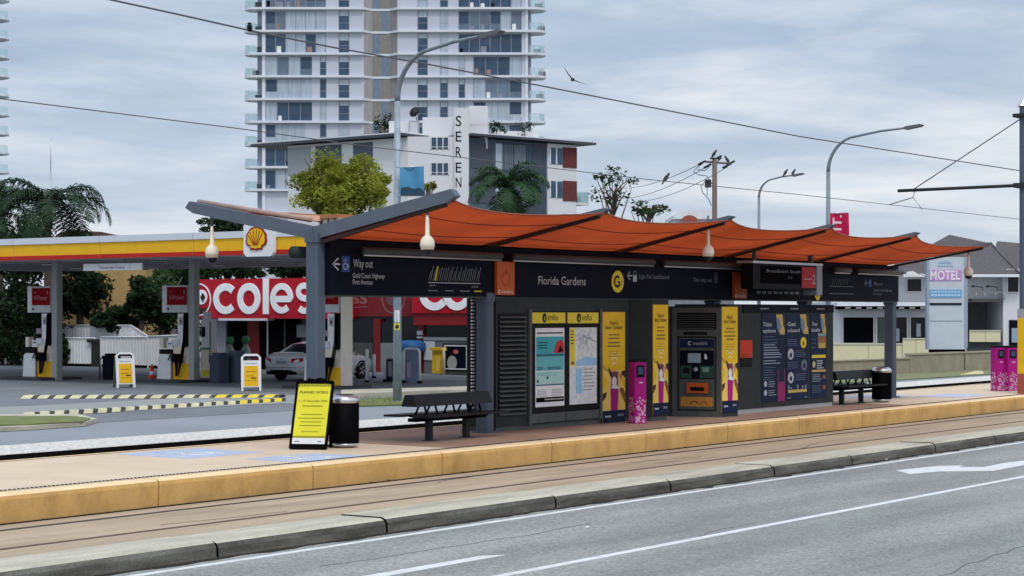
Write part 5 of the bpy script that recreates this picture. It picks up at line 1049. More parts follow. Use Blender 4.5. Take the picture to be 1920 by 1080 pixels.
def smallwin(pa, pb, z0, z1, seed, off=0):
    r = random.Random(seed); b = MB(); u0, u1 = tx(pa), tx(pb); b.fbox(ft, u0, u1, z0, z1, -.2, .03, r.choice([glass_b, glass_b, glass_b, glass_c]))
    if r.random() < .6: b.fbox(ft, u0+.1, u1-.1, z1-r.uniform(.4, 1.0), z1-.05, .03, .04, glass_c)
    if r.random() < .18: b.fbox(ft, u0+.06, u1-.06, z0+.06, z0+r.uniform(.8, 1.5), .03, .042, P('blind_pale', (.38, .42, .50)))
    b.fbox(ft, u0, u1, z0+.95, z0+1.0, .03, .06, tow_s)
    for q in (u0, u1-.05): b.fbox(ft, q, q+.05, z0, z1, .03, .06, tow_s)
    b.build('window', tw)
for i, z in enumerate(zlev):
    # floor slab band with rounded balcony ends and the V across the recess
    b = MB(); zt_ = z+.13; zb_ = z-.17
    fpz = Fr(ft.o+Vector((0, 0, 0)), ft.u, -ft.w, (0, 0, 1))
    pl_ = [(tx(481), 3), (tx(462), 2.4), (tx(457), .9), (tx(458), .15), (tx(470), -.5), (tx(497), -.55), (tx(680), -.5), (tx(697), 1.1), (tx(729), 1.1), (tx(747), -.5), (tx(985), -.55), (tx(1008), -.45), (tx(1021), .3), (tx(1024), 1.4), (tx(1018), 3), (tx(990), 4), (tx(985), 1.9), (tx(500), 1.9)]
    b.poly(fpz, pl_, zb_, zt_, tow_w2); b.build('floor_slab', tw)
    z0, z1 = z+.14, z+pitch-.32
    if i >= 3:
        upper = z > tz(140)
        bigwin(498, 611 if upper else (585 if i > 5 else 572), z0, z1, i*7+1, [2, 0, 2, 0, 1, 0, 2, 0, 2, 0, 1][(i*3) % 11])
        if not upper: smallwin(600, 612, z0+.0, z1, i*7+2)
        smallwin(635, 655, z0+.0, z1, i*7+3); smallwin(783, 802, z0, z1, i*7+4); smallwin(825, 840, z0, z1, i*7+5)
        if upper and i < 12: bigwin(860, 978, z0, z1, i*7+6, [0, 2, 0][i % 3])
        else:
            smallwin(860, 872, z0, z1, i*7+8); bigwin(888, 978, z0, z1, i*7+6, [1, 2, 0][i % 3])
        # taupe zigzag panels in the recess
        b = MB(); cols = [mat('panel_beige', (.36, .35, .34), .6, var=.2, scale=1, stretch=(3, 3, .2)), mat('panel_brown', (.23, .215, .20), .6, var=.2), mat('panel_blue', (.16, .21, .29), .4, var=.2), mat('panel_taupe', (.25, .24, .25), .6, var=.2, scale=1, stretch=(3, 3, .2))]
        r = random.Random(i); mid = r.sample([1, 2], 2)
        us = [683, 697, 713, 729, 746]; ws = [-.05, -1.15, -1.2, -1.15, -.05]
        for k in range(4):
            q = [ft.p(tx(us[k]), z0-.1, ws[k]), ft.p(tx(us[k+1]), z0-.1, ws[k+1]), ft.p(tx(us[k+1]), z1+.2, ws[k+1]), ft.p(tx(us[k]), z1+.2, ws[k])]; b.quad(q, [cols[0], cols[mid[0]], cols[mid[1]], cols[3]][k])
            b.fbox(ft, tx(us[k])-.04, tx(us[k])+.04, z0, z1, ws[k]-.05, ws[k]+.05, tow_g)
        b.build('recess_panel', tw)
        # glass balustrades of the end balconies
        for pts in ([(483, -1.5), (464, -1.2), (459, -.4), (462, .2), (480, .45)], [(994, .4), (1006, .35), (1018, -.2), (1021, -1.2), (1012, -2)]):
            b = MB()
            for k in range(4):
                a, c = pts[k], pts[k+1]; b.quad([ft.p(tx(a[0]), zt_, a[1]), ft.p(tx(c[0]), zt_, c[1]), ft.p(tx(c[0]), zt_+1.0, c[1]), ft.p(tx(a[0]), zt_+1.0, a[1])], glass_t)
                b.tube([ft.p(tx(a[0]), zt_+1.0, a[1]), ft.p(tx(c[0]), zt_+1.0, c[1])], .03, tow_w2, 4)
                b.tube([ft.p(tx(a[0]), zt_, a[1]), ft.p(tx(a[0]), zt_+1.0, a[1])], .03, tow_w2, 4)
            b.build('balustrade', tw)
        r = random.Random(i+50)
        if r.random() < .8:
            b = MB(); u = tx(r.uniform(470, 482)); b.fbox(ft, u, u+.9, zt_, zt_+r.uniform(.5, .9), -1, -.5, P('balcony_dark', (.05, .05, .07))); u = tx(r.uniform(1000, 1010)); b.fbox(ft, u, u+1.0, zt_, zt_+.6, -.9, -.4, P('balcony_grey', (.16, .15, .17))); b.build('balcony_furniture', tw)
# left tower slice
DL = 305.0; bl = at_d(0, 586, DL); t = thing('left_tower', 'second tower cut off by the left picture edge with rounded balconies', 'tower', (bl.x, bl.y, GZ)); d0 = ray(0, 586).normalized(); fl2 = Fr((bl.x, bl.y, 0), (d0.y, -d0.x, 0), (0, 0, 1), -d0); ml = DL/FPX
lx = lambda px: (px-6)*ml*.93
b = MB(); b.fbox(fl2, lx(-240), lx(-1), GZ, 2.2+560*ml-1.4, -14, 0, mat('tower_slate', (.16, .17, .22), .6)); b.build('wall', t)
for i in range(15):
    z = 2.2+(586-(285+36*4)+36*i)*ml
    fz2 = Fr(fl2.o, fl2.u, -fl2.w, (0, 0, 1)); b = MB(); pp = [(lx(-250), -1), (lx(5), -1), (lx(16), -.6), (lx(24), .6), (lx(24), 2.2), (lx(10), 4), (lx(-250), 4)]
    b.poly(fz2, pp, z-.32, z, tow_w2); b.build('floor_slab', t)
    b = MB()
    for k in range(1, 4): a, c = pp[k], pp[k+1]; a = (a[0]-.2, a[1]+.1); c = (c[0]-.2, c[1]+.1); b.quad([fz2.p(a[0], a[1], z), fz2.p(c[0], c[1], z), fz2.p(c[0], c[1], z+1.1), fz2.p(a[0], a[1], z+1.1)], glass_t)
    a, c = pp[0], pp[1]; b.quad([fz2.p(a[0], a[1]+.1, z), fz2.p(c[0], c[1]+.1, z), fz2.p(c[0], c[1]+.1, z+1.1), fz2.p(a[0], a[1]+.1, z+1.1)], glass_t)
    b.build('balustrade', t)
# ---- mid rise block
DM = 168.0; mm = DM/FPX; bm = at_d(820, 586, DM); mr_ = thing('white_apartment_block', 'white mid rise block with vertical black lettering and flat overhanging roof', 'apartment block', (bm.x, bm.y, GZ))
fm_ = Fr((bm.x, bm.y, 0), R, (0, 0, 1), -F); mx_ = lambda px, w=0: (px-820)*(DM-w)/FPX-0; 
def mx_(px, w=0): return (px-960)*(DM-w)/FPX-(820-960)*mm
def mz(py, w=0): return (586-py)*(DM-w)/FPX+2.2
zr_ = mz(255)
b = MB(); fpm = Fr(fm_.o, fm_.u, -fm_.w, (0, 0, 1))
b.fbox(fm_, mx_(764), mx_(852), GZ, zr_-.05, -9, 0, bld_w); b.fbox(fm_, mx_(852), mx_(879), GZ, mz(203), -5, .35, bld_w)
b.fbox(fm_, mx_(879), mx_(914), zr_-1, mz(195), -7, -1.5, bld_w); b.fbox(fm_, mx_(790), mx_(852), zr_-.5, mz(215), -8, -2.2, bld_w); b.fbox(fm_, mx_(725), mx_(766), zr_-.5, mz(220), -8, -3.2, bld_w); b.build('wall', mr_)
b = MB(); b.fbox(fm_, mx_(764), mx_(784), mz(252), mz(222), -2.19, -2.0, P('recess_shadow_grey', (.32, .33, .36))); b.fbox(fm_, mx_(766), mx_(781), mz(252), mz(225), -2.0, -1.95, P('recess_white', (.5, .51, .55))); b.build('roof_doorway', mr_)
# left wing receding
A1 = fm_.p(mx_(764), 0, -.1); A0 = fm_.p(mx_(764)-11.5, 0, -9); fw = Fr(A0, A1-A0, (0, 0, 1), None); fw.w = fw.u.cross(Vector((0, 0, 1))); lw = (A1-A0).length
b = MB(); b.fbox(fw, 0, lw, GZ, zr_-.1, -8, 0, bld_w); b.build('wall', mr_)
for a, c in ((.24, .46), (.56, .72)):
    b = MB(); b.fbox(fw, lw*a, lw*c, zr_-2.6, zr_-.3, 0, .05, bld_g); b.build('window', mr_)
    b = MB(); b.fbox(fw, lw*a, lw*c, zr_-5.6, zr_-3.4, 0, .05, glass_b); b.build('window', mr_)
b = MB(); b.fbox(fw, 0, lw*.2, zr_-2.8, zr_-.3, 0, .05, P('wing_grey', (.32, .34, .38))); b.build('cladding', mr_)
b = MB(); b.fbox(fw, -4, lw+.1, zr_, zr_+.22, -8.5, .9, P('roof_edge_dark', (.06, .07, .09))); b.fbox(fw, -3.96, lw+.1, zr_+.22, zr_+.34, -8.4, .8, bld_w); b.build('roof', mr_)
# right wing receding
B0 = fm_.p(mx_(879), 0, -.3); B1 = fm_.p(mx_(1072)+.6, 0, -8.5); fr_ = Fr(B0, B1-B0, (0, 0, 1), None); fr_.w = fr_.u.cross(Vector((0, 0, 1))); rw = (B1-B0).length
b = MB(); b.fbox(fr_, 0, rw*.72, GZ, zr_-.1, -8, 0, bld_g); b.fbox(fr_, rw*.72, rw, GZ, zr_-.1, -8, .15, bld_w); b.build('wall', mr_)
b = MB(); b.fbox(fr_, -.2, rw+1.8, zr_, zr_+.2, -9, .9, P('roof_edge_dark', (.06, .07, .09))); b.fbox(fr_, -.1, rw+1.75, zr_+.2, zr_+.3, -8.9, .8, bld_w); b.build('roof', mr_)
for k in range(4):
    zz_ = zr_-.35-3.05*k
    for a, c, m_ in ((.02, .22, mat('slate_cladding', (.05, .065, .09), .7)), (.24, .30, glass_c), (.31, .40, mat('pale_grey_cladding', (.15, .19, .24), .7)), (.41, .52, mat('mid_grey_cladding', (.20, .24, .29), .7)), (.53, .58, glass_b)):
        b = MB(); b.fbox(fr_, rw*a, rw*c, zz_-2.4, zz_-.1, 0, .06, m_); b.build('window' if m_ in (glass_b, glass_c) else 'cladding', mr_)
    b = MB(); b.fbox(fr_, rw*.74, rw*.86, zz_-1.6, zz_-.1, .15, .2, glass_b); b.fbox(fr_, rw*.795, rw*.805, zz_-1.6, zz_-.1, .2, .24, white); b.fbox(fr_, rw*.735, rw*.745, zz_-1.6, zz_-.1, .2, .24, white); b.build('window', mr_)
    b = MB(); b.fbox(fr_, rw*.865, rw*1.0+.01, zz_-1.85, zz_+.0, .15, .21, brick); b.build('brick_panel', mr_)
    if k > 0:
        b = MB(); b.fbox(fr_, rw, rw+1.5, zz_-2.15, zz_-1.95, -4, .3, bld_w); b.fbox(fr_, rw+.05, rw+1.4, zz_-1.95, zz_-.95, .2, .23, glass_t); b.fbox(fr_, rw+1.4, rw+1.43, zz_-1.95, zz_-.95, -3.9, .23, glass_t); b.fbox(fr_, rw+.5, rw+.95, zz_-1.95, zz_-1.35, -.6, -.2, charcoal); b.build('balcony', mr_)
for i in range(24): 
    pass
b = MB()
for i in range(26): u = rw*.30+i*rw*.42/26; b.fbox(fr_, u, u+.05, zr_-12, zr_-.3, .06, .10, bld_g)
b.build('batten_screen', mr_)
for py in (268, 316):
    b = MB(); b.fbox(fm_, mx_(808), mx_(842), mz(py+12), mz(py-10), 0, .03, glass_b)
    for q in (808, 819, 830.5, 841): b.fbox(fm_, mx_(q)-.04, mx_(q)+.05, mz(py+12), mz(py-10), .03, .07, bld_w)
    b.fbox(fm_, mx_(808), mx_(842), mz(py+8), mz(py+7), .03, .06, bld_w); b.build('window', mr_)
b = MB(); ink = P('lettering_black', (.02, .02, .025))
for ch, py in (('S', 237), ('E', 266), ('R', 295), ('E', 324), ('N', 352)): b.text(Fr(fm_.p(0, 0, .35), fm_.u, fm_.v, fm_.w), ch, mx_(860), mz(py), 1.28, ink, .02, .50, bold=.005)
b.build('lettering', mr_)
t = thing('satellite_dish', 'dark satellite dish on the white block roof', 'satellite dish', fm_.p(mx_(775), mz(218), -2.5)); b = MB(); c = fm_.p(mx_(776), mz(206), -2.4); b.lathe([(.02, 0), (.35, .05), (.5, .16)], c, charcoal, 16, (fm_.w*.8-fm_.u*.5+Vector((0, 0, .4)))); b.tube([c, fm_.p(mx_(779), mz(222), -2.5)], .03, charcoal, 6); b.build('dish', t)
def shrub(name, label, c, rad, hgt, n, m_, group=None, cat='plant', seed=1):
    t = thing(name, label, cat, (c.x, c.y, c.z), 0, group); r = random.Random(seed); b = MB()
    leaves(b, c+Vector((0, 0, hgt*.55)), Vector((rad, rad, hgt*.5)), n, rad*.16, m_, r, 9); b.build('foliage', t); b = MB(); b.tube([c, c+Vector((0, 0, hgt*.5))], .05, bark, 5); b.build('stem', t); return t
def leaves(b, c, rad, n, size, m_, r, clumps=14, shell=.55, spread=(.22, .5)):
    cl = []
    for i in range(clumps):
        while True:
            v = Vector((r.uniform(-1, 1), r.uniform(-1, 1), r.uniform(-1, 1)))
            if shell < v.length < 1: break
        cl.append((Vector((c.x+v.x*rad.x*.8, c.y+v.y*rad.y*.8, c.z+v.z*rad.z*.8)), r.uniform(*spread)))
    cl.append((c, .5)); vs = []; fs = []
    for i in range(n):
        cc, q = r.choice(cl); d = Vector((r.gauss(0, 1), r.gauss(0, 1), r.gauss(0, .8))).normalized()*(r.random()**.35)*q*1.1
        p = Vector((cc.x+d.x*rad.x, cc.y+d.y*rad.y, cc.z+d.z*rad.z*.8)); a = Vector((r.gauss(0, 1), r.gauss(0, 1), r.gauss(0, .7))).normalized(); e = a.orthogonal().normalized(); e = (e*math.cos(q*9)+a.cross(e)*r.uniform(-1, 1)).normalized(); s_ = size*r.uniform(.5, 1.25); k = len(vs)
        vs += [p-a*s_, p+e*s_*.45, p+a*s_, p-e*s_*.45]; fs.append((k, k+1, k+2, k+3))
    b.add(vs, fs, m_)
shrub('rooftop_plant', 'dark rooftop plant left of the white stair tower', fm_.p(mx_(712), zr_+.2, -6), 1.1, 2.4, 350, leaf_d, 'plants on the white block roof', seed=4)
shrub('rooftop_plant', 'bushy rooftop plant right of the lettering', fm_.p(mx_(930), zr_+.2, -4), 1.0, 1.6, 300, leaf_d, 'plants on the white block roof', seed=5)
shrub('rooftop_plant', 'sparse rooftop shrub at the right of the roof terrace', fm_.p(mx_(985), zr_+.2, -6), .9, 2.0, 160, leaf_d, 'plants on the white block roof', seed=6)
b = MB(); b.fbox(fm_, mx_(915), mx_(1012), zr_+.2, zr_+1.0, -6.2, -6, bld_w)
b.build('terrace_wall', mr_)
b = MB()
for i in range(8): u = mx_(880+i*5); b.fbox(fm_, u, u+.04, zr_+.2, zr_+1.6, -1.2, -1.15, bld_w)
b.fbox(fm_, mx_(880), mx_(918), zr_+1.6, zr_+1.66, -1.2, -1.15, bld_w); b.build('terrace_railing', mr_)

# ================================================================== MOTEL SIDE
DQ = 96.0; bq = at_d(1750, 586, DQ); mo = thing('motel_building', 'white motel with dark tiled hip roof, cream balcony panels and dark windows', 'motel', (bq.x, bq.y, GZ)); fq = Fr((bq.x, bq.y, 0), R, (0, 0, 1), -F)
def qx(px, w=0): return (px-960)*(DQ-w)/FPX-(1750-960)*DQ/FPX
def qz(py, w=0): return (586-py)*(DQ-w)/FPX+2.2
b = MB(); b.fbox(fq, qx(1555), qx(1742), GZ, qz(566), -8, 0, bld_w); b.fbox(fq, qx(1690), qx(1818), GZ, qz(500), -8.5, -.4, bld_w); b.fbox(fq, qx(1818), qx(1878), qz(566), qz(505), -8.5, -.3, bld_w); b.fbox(fq, qx(1878), qx(1990), GZ, qz(505), -8.5, .3, bld_w); b.fbox(fq, qx(1815), qx(1880), GZ, qz(566), -8.5, -3, mat('recess_grey', (.22, .24, .25), .8)); b.build('wall', mo)
b = MB(); b.fbox(fq, qx(1563), qx(1740), qz(574), qz(567), -.2, 1.1, white); b.fbox(fq, qx(1566), qx(1740), qz(580), qz(575), -.2, .7, blackm)
for i in range(8): b.fbox(fq, qx(1580+i*20), qx(1590+i*20), qz(579), qz(575.5), .7, .72, white)
b.build('awning', mo)
for a, c, y0, y1, m_ in ((1580, 1638, 644, 594, blackm), (1643, 1665, 644, 594, mat('green_glass', (.05, .08, .06), .2)), (1666, 1701, 644, 594, glass_d), (1706, 1740, 635, 594, glass_d), (1703, 1731, 547, 522, glass_d), (1885, 1907, 548, 505, glass_d)):
    w0 = 0 if (y0 > 560) else (-.4 if a < 1800 else .3)
    b = MB(); b.fbox(fq, qx(a), qx(c), qz(y0), qz(y1), w0, w0+.04, m_); q = [(qx(a), qz(y0)), (qx(c), qz(y0)), (qx(c), qz(y1)), (qx(a), qz(y1))]; b.ribbon(fq, q, .07, w0+.04, w0+.08, bld_w, closed=True)
    if m_ is glass_d and y0 > 600: b.fbox(fq, qx(a+12), qx(a+20), qz(y0-4), qz(y0-28), w0+.04, w0+.05, P('window_poster', (.35, .40, .45)))
    b.build('window', mo)
for a, c, y0, y1, w in ((1563, 1692, 675, 646, 1.0), (1693, 1741, 667, 636, 1.1), (1818, 1876, 641, 621, .4)):
    b = MB(); b.fbox(fq, qx(a, w), qx(c, w), qz(y0, w), qz(y1, w), w-.1, w, cream); b.fbox(fq, qx(a, w), qx(c, w), qz(y1, w), qz(y1-2, w), w-.14, w+.04, P('cream_cap', (.6, .6, .45)))
    for i in range(1, 2): b.fbox(fq, qx(a+(c-a)*.5, w), qx(a+(c-a)*.5, w)+.03, qz(y0, w), qz(y1, w), w, w+.004, P('cream_joint', (.3, .3, .2)))
    b.build('balcony_panel', mo)
b = MB(); b.fbox(fq, qx(1817), qx(1879), qz(660), qz(643), -2.8, .2, mat('undercroft_dark', (.04, .05, .05), .8)); b.fbox(fq, qx(1818), qx(1876), qz(565), qz(560), -3, .5, char_l)
for q in (1826, 1842, 1862, 1878): b.tube([fq.p(qx(q), qz(562), .5), fq.p(qx(q), qz(546), .5)], .03, alu, 5)
b.tube([fq.p(qx(1818), qz(548), .5), fq.p(qx(1880), qz(548), .5)], .03, alu, 5); b.build('balcony', mo)
b = MB(); b.fbox(fq, qx(1889), qx(1912), qz(662), qz(600), .3, .36, navy); b.fbox(fq, qx(1893), qx(1907), qz(642), qz(615), .36, .4, P('door_pale', (.3, .36, .44))); b.build('door', mo)
for q in (1838, 1866): b = MB(); c = fq.p(qx(q), qz(545), .5); b.tube([c, c+Vector((0, 0, .15)), c+fq.u*-.5+Vector((0, 0, .25))], .02, black, 5); b.lathe([(.02, 0), (.12, -.08)], c+fq.u*-.5+Vector((0, 0, .25)), black, 8); b.build('wall_lamp', mo)
# roof: hip, ridge seen right of the canopy tip
b = MB()
def rp(px, py, w): return fq.p(qx(px, w), qz(py, w), w)
e0, e1, e2, e3 = rp(1640, 516, 1.0), rp(1912, 514, 1.0), rp(1912, 514, -12), rp(1640, 516, -12)
r0, r1 = rp(1780, 440, -3.2), rp(1857, 456, -3.5)
b.add([e0, e1, e2, e3, r0, r1], [(0, 1, 5, 4), (1, 2, 5), (2, 3, 4, 5), (3, 0, 4), (0, 3, 2, 1)], roof_m)
b.fbox(fq, qx(1686), qx(1912), qz(520), qz(515), -.6, 1.05, white); b.build('roof', mo)
b = MB(); e = [rp(1850, 505, -4), rp(2010, 505, -4), rp(2010, 505, -12), rp(1850, 505, -12), rp(1870, 452, -8), rp(2010, 465, -8)]; b.add(e, [(0, 1, 5, 4), (1, 2, 5), (2, 3, 4, 5), (3, 0, 4)], roof_m); b.build('rear_roof', mo)
b = MB(); b.tube([r1+Vector((0, 0, .03)), e1+Vector((0, 0, .05))], .05, mat('ridge_cap', (.11, .105, .11), .9), 6); b.build('ridge_cap', mo)
# low wall
t = thing('low_wall', 'long low tan rendered wall in front of the motel', 'wall', at_d(1640, 700, 80)); A_ = at_z(1560, 708, GZ); B_ = at_z(1880, 692, GZ); fw2 = Fr(A_, B_-A_, (0, 0, 1), None); ll = (B_-A_).length
hA = (708-678)/FPX*(A_-CAM).dot(F); hM = (703-665)/FPX*(at_z(1696, 703, GZ)-CAM).dot(F)
um = ll*.42; b = MB(); b.fbox(fw2, 0, um, 0, hA, -.2, .0, stonew); b.fbox(fw2, um, ll, 0, hM-.05, -.2, .02, stonew); b.build('wall_face', t); b = MB(); b.fbox(fw2, 0, um, hA, hA+.05, -.25, .05, P('wall_cap', (.33, .30, .22))); b.fbox(fw2, um, ll, hM-.05, hM+.02, -.25, .06, P('wall_cap', (.33, .30, .22))); b.build('coping', t)
# grass verge before the wall, banked
g1 = MB(); q = [A_-F*.02, B_-F*.02, at_z(1900, 700, GZ), at_z(1700, 712, GZ), at_z(1560, 720, GZ)]; g1.prism([(p.x, p.y) for p in q], -.36, -.33, mat('dry_grass', (.17, .18, .09), .9, var=.3, scale=3, bump=1)); struct('dry_verge', g1, 'stuff')
g1 = MB(); q = [at_z(x, y, GZ) for x, y in ((1800, 704), (1845, 702), (1842, 697), (1830, 697))]; g1.prism([(p.x, p.y) for p in q], -.36, -.32, P('pale_tactile_ramp', (.6, .52, .3))); struct('kerb_ramp', g1)
# pylon sign
DY = 84.0; by = at_d(1777, 690, DY); t = thing('motel_pylon_sign', 'tall pale pylon sign with purple motel lettering and blue band', 'sign', (by.x, by.y, GZ)); fy_ = Fr((by.x, by.y, 0), R, (0, 0, 1), -F); yx = lambda px: (px-1777)*DY/FPX; yz = lambda py: (586-py)*DY/FPX+2.2
b = MB(); b.fbox(fy_, yx(1742), yx(1808), yz(655), yz(482), -.35, 0, motel_b); b.fbox(fy_, yx(1808), yx(1814), yz(652), yz(482), -.35, .02, P('sign_edge', (.30, .36, .45))); b.fbox(fy_, yx(1738), yx(1742), yz(655), yz(482), -.35, .02, P('sign_edge', (.30, .36, .45))); b.build('cabinet', t)
b = MB(); b.fbox(fy_, yx(1743), yx(1803), yz(526), yz(506), 0, .03, purple); b.text(fy_, 'MOTEL', yx(1772), yz(524), .56, P('motel_letter', (.75, .74, .80)), .035, yx(1800)-yx(1744), bold=.02); b.build('motel_panel', t)
b = MB(); b.fbox(fy_, yx(1743), yx(1803), yz(558), yz(543), 0, .03, mblue)
for i in range(9): b.fbox(fy_, yx(1746+i*6.2), yx(1750+i*6.2), yz(548.5), yz(546), .03, .034, P('pale_blue_letter', (.5, .65, .8))); b.fbox(fy_, yx(1746+i*6.2), yx(1750.5+i*6.2), yz(555), yz(552), .03, .034, P('pale_blue_letter', (.5, .65, .8)))
b.build('blue_panel', t)
b = MB(); b.fbox(fy_, yx(1743), yx(1803), yz(572), yz(568), 0, .03, navy_b); b.fbox(fy_, yx(1743), yx(1803), yz(602.5), yz(601.5), 0, .006, char_l)
b.poly(fy_, arc(yx(1772), yz(495), .30, 0, 180, 10, ry=.12), 0, .01, P('crest_blue', (.28, .40, .58))); b.fbox(fy_, yx(1757), yx(1788), yz(500), yz(498), 0, .01, P('crest_blue', (.28, .40, .58)))
for i in range(11): b.fbox(fy_, yx(1744+i*5.3), yx(1748+i*5.3), yz(534), yz(531.5), 0, .004, P('pale_pink_letter', (.62, .55, .68)))
b.build('trim', t)
b = MB(); b.fbox(fy_, yx(1744), yx(1810), GZ, yz(655), -.3, -.05, blackm); b.build('base', t)
# far right bits
t = thing('white_outbuilding', 'low white roof with curved edge rising behind the canopy', 'building', at_d(1300, 690, 115)); g = Fr((t.location.x, t.location.y, 0), R, (0, 0, 1), -F); k = 115/FPX
b = MB(); b.fbox(g, -35*k, 42*k, GZ, 2.2+175*k, -6, 0, bld_w); b.build('wall', t); b = MB(); b.poly(g, [(-38*k, 2.2+182*k), (-30*k, 2.2+190*k), (0, 2.2+193*k), (42*k, 2.2+190*k), (42*k, 2.2+175*k), (-38*k, 2.2+175*k)], -6.2, .3, white); b.poly(g, arc(-8*k, 2.2+170*k, 16*k, 0, 180, 10, ry=12*k), .3, .34, terrac); b.build('roof', t)
t = thing('spot_lamp', 'white floodlight head beside the motel sign', 'lamp', at_y(1715, 513, 1.0)); c = at_d(1712, 513, 62); b = MB(); b.poly(Fr(c, R, (0, 0, 1), -F), [(-.22, -.06), (-.18, .06), (-.02, .08), (.12, 0), (.25, -.07), (.24, -.10)], -.1, .1, white); b.tube([c+R*.25, at_d(1738, 519, 62)], .025, alu, 5); b.build('head', t)

# ================================================================== LAMPS, POLES
def lamp(name, label, px, py0, d, ztop, zbend, arm, r, group='tall curved street lamps'):
    p = at_d(px, py0, d); p.z = GZ; t = thing(name, label, 'street lamp', p, 0, group); H = ztop
    dirn = Vector((0, -1, 0)) if d < 100 else (Vector((.05, -1, 0))).normalized()
    b = MB(); b.tube([p, p+Vector((0, 0, zbend-GZ))], r*1.25, lampb if d < 60 else lampg, 12, r*.8); b.lathe([(r*2, 0), (r*2, .04), (r*1.3, .05)], p, lampg, 12); b.build('pole', t)
    pts = []; R_ = (H-zbend)*.86
    for i in range(11):
        a = i/10*math.radians(76); pts.append(Vector((p.x, p.y, zbend))+dirn*(R_*(1-math.cos(a))*.95)+Vector((0, 0, R_*math.sin(a))))
    end = Vector((p.x, p.y, H))+dirn*arm; last = pts[-1]; pts += [last.lerp(end, .5)+Vector((0, 0, .05)), end]
    b = MB(); b.tube(pts, r*.8, lampg, 10, r*.45); b.build('arm', t)
    b = MB(); d2 = (end-last).normalized(); q = Fr(end, d2, Vector((0, 0, 1)), None); b.poly(q, [(-.25, -.02), (-.1, -.08), (.5, -.06), (.62, 0), (.5, .05), (-.1, .06)], -.12, .12, P('lantern_grey', (.12, .13, .15))); b.build('lantern', t); return t, p, end
def at_dz(py, d): return 2.2+(586-py)*d/FPX
l1, p1, e1_ = lamp('street_lamp', 'nearest curved street lamp before the white tower with blue banner', 745, 750, 54.6, at_dz(78, 54), at_dz(190, 54.6), 3.1, .105)
l2, p2, e2_ = lamp('street_lamp', 'curved street lamp above the right end of the canopy with crimson banner', 1553, 680, 77.8, at_dz(240, 76), at_dz(322, 77.8), 3.5, .10)
l3, p3, e3_ = lamp('street_lamp', 'farthest curved street lamp with two birds perched on its arm', 1423, 640, 118, at_dz(329, 117), at_dz(370, 118), 2.4, .10)
def banner(name, label, px0, px1, py0, py1, py0r, py1r, d, m_, deco):
    t = thing(name, label, 'banner', at_d(px0, py1, d)); A_, B_, C_, D_ = at_d(px0, py1, d), at_d(px1, py1r, d), at_d(px1-1, py0r, d), at_d(px0, py0, d); b = MB(); n = 8; vs = []
    for i in range(n+1):
        for j in range(n+1):
            u, v = i/n, j/n; p = A_.lerp(B_, u).lerp(D_.lerp(C_, u), v)-F*.06*math.sin(u*7+v*2); vs.append(p)
    b.add(vs, [(i*(n+1)+j, (i+1)*(n+1)+j, (i+1)*(n+1)+j+1, i*(n+1)+j+1) for i in range(n) for j in range(n)], m_, True); b.build('cloth', t)
    b = MB(); b.tube([D_-R*.1, C_], .02, alu, 6); b.tube([A_-R*.1, B_], .02, alu, 6); b.build('bracket', t); deco(t, A_, d); return t
def deco_blue(t, A_, d):
    b = MB(); q = [at_d(x, y, d-.1) for x, y in ((751, 367), (796, 367), (795, 358), (786, 352), (775, 354), (765, 350), (752, 352))]; b.quad(q, P('banner_hills', (.02, .06, .10))); b.build('printed_hills', t)
banner('banner', 'blue landscape banner hanging on the nearest lamp post', 750, 796, 314, 367, 312, 367, 54.3, mat('banner_blue', (.07, .27, .48), .7, var=.15, scale=1.2), deco_blue)
def deco_red(t, A_, d):
    b = MB(); f = Fr(at_d(1577, 432, d-.15), R, (0, 0, 1), -F); b.text(f, 'IT.', 0, 0, .50, P('banner_letter', (.75, .55, .62)), .0, .62, 'l', .02, math.radians(88)); b.build('lettering', t)
banner('banner', 'crimson banner with pale letters behind the canopy peak', 1556, 1592, 400, 445, 399, 445, 77.4, crimson, deco_red)
# lamp pole stickers
b = MB(); f = Fr(p1+Vector((0, 0, 0)), R, (0, 0, 1), -F); z_ = at_dz(600, 54.5); b.fbox(f, -.08, .08, at_dz(595, 54.5), at_dz(582, 54.5), .10, .115, yelsign); b.fbox(f, -.05, .05, at_dz(592, 54.5), at_dz(586, 54.5), .115, .118, black); b.fbox(f, -.07, .07, at_dz(580, 54.5), at_dz(558, 54.5), .10, .115, paper)
b.v = [(v[0], v[1], v[2]-GZ+0) if False else v for v in b.v]
for i in range(len(b.v)): b.v[i] = (b.v[i][0], b.v[i][1], b.v[i][2]-GZ-.36+.36+GZ)
b.build('pole_sticker', l1)
# power pole
DPW = 110.0; pp_ = at_d(1340, 640, DPW); pp_.z = GZ; t = thing('power_pole', 'old timber power pole with crossarm and drooping cables', 'power pole', pp_); pw = lambda px, py, dd=0: at_d(px, py, DPW+dd)
b = MB(); b.tube([pp_, pw(1340, 298)], .17, wood, 10, .14); b.build('pole', t)
b = MB(); b.tube([pw(1322, 303), pw(1372, 307)], .07, wood, 6); b.tube([pw(1332, 297, -.3), pw(1352, 297, .3)], .05, charcoal, 6); b.build('crossarm', t)
for px, py in ((1316, 305), (1327, 311), (1362, 311), (1371, 305), (1345, 296)):
    b = MB(); c = pw(px, py); b.tube([c-R*.22-Vector((0, 0, .12)), c+R*.2+Vector((0, 0, .1))], .07, charcoal, 6); b.build('insulator', t)
b = MB()
for pts in ([(1318, 306), (1306, 315), (1300, 322), (1310, 328), (1325, 330), (1336, 345)], [(1336, 344), (1322, 340), (1314, 350), (1318, 362), (1328, 372), (1334, 386)], [(1330, 312), (1322, 320), (1308, 318)], [(1338, 346), (1326, 352), (1326, 366)]): b.tube([pw(*q) for q in pts], .022, charcoal, 5)
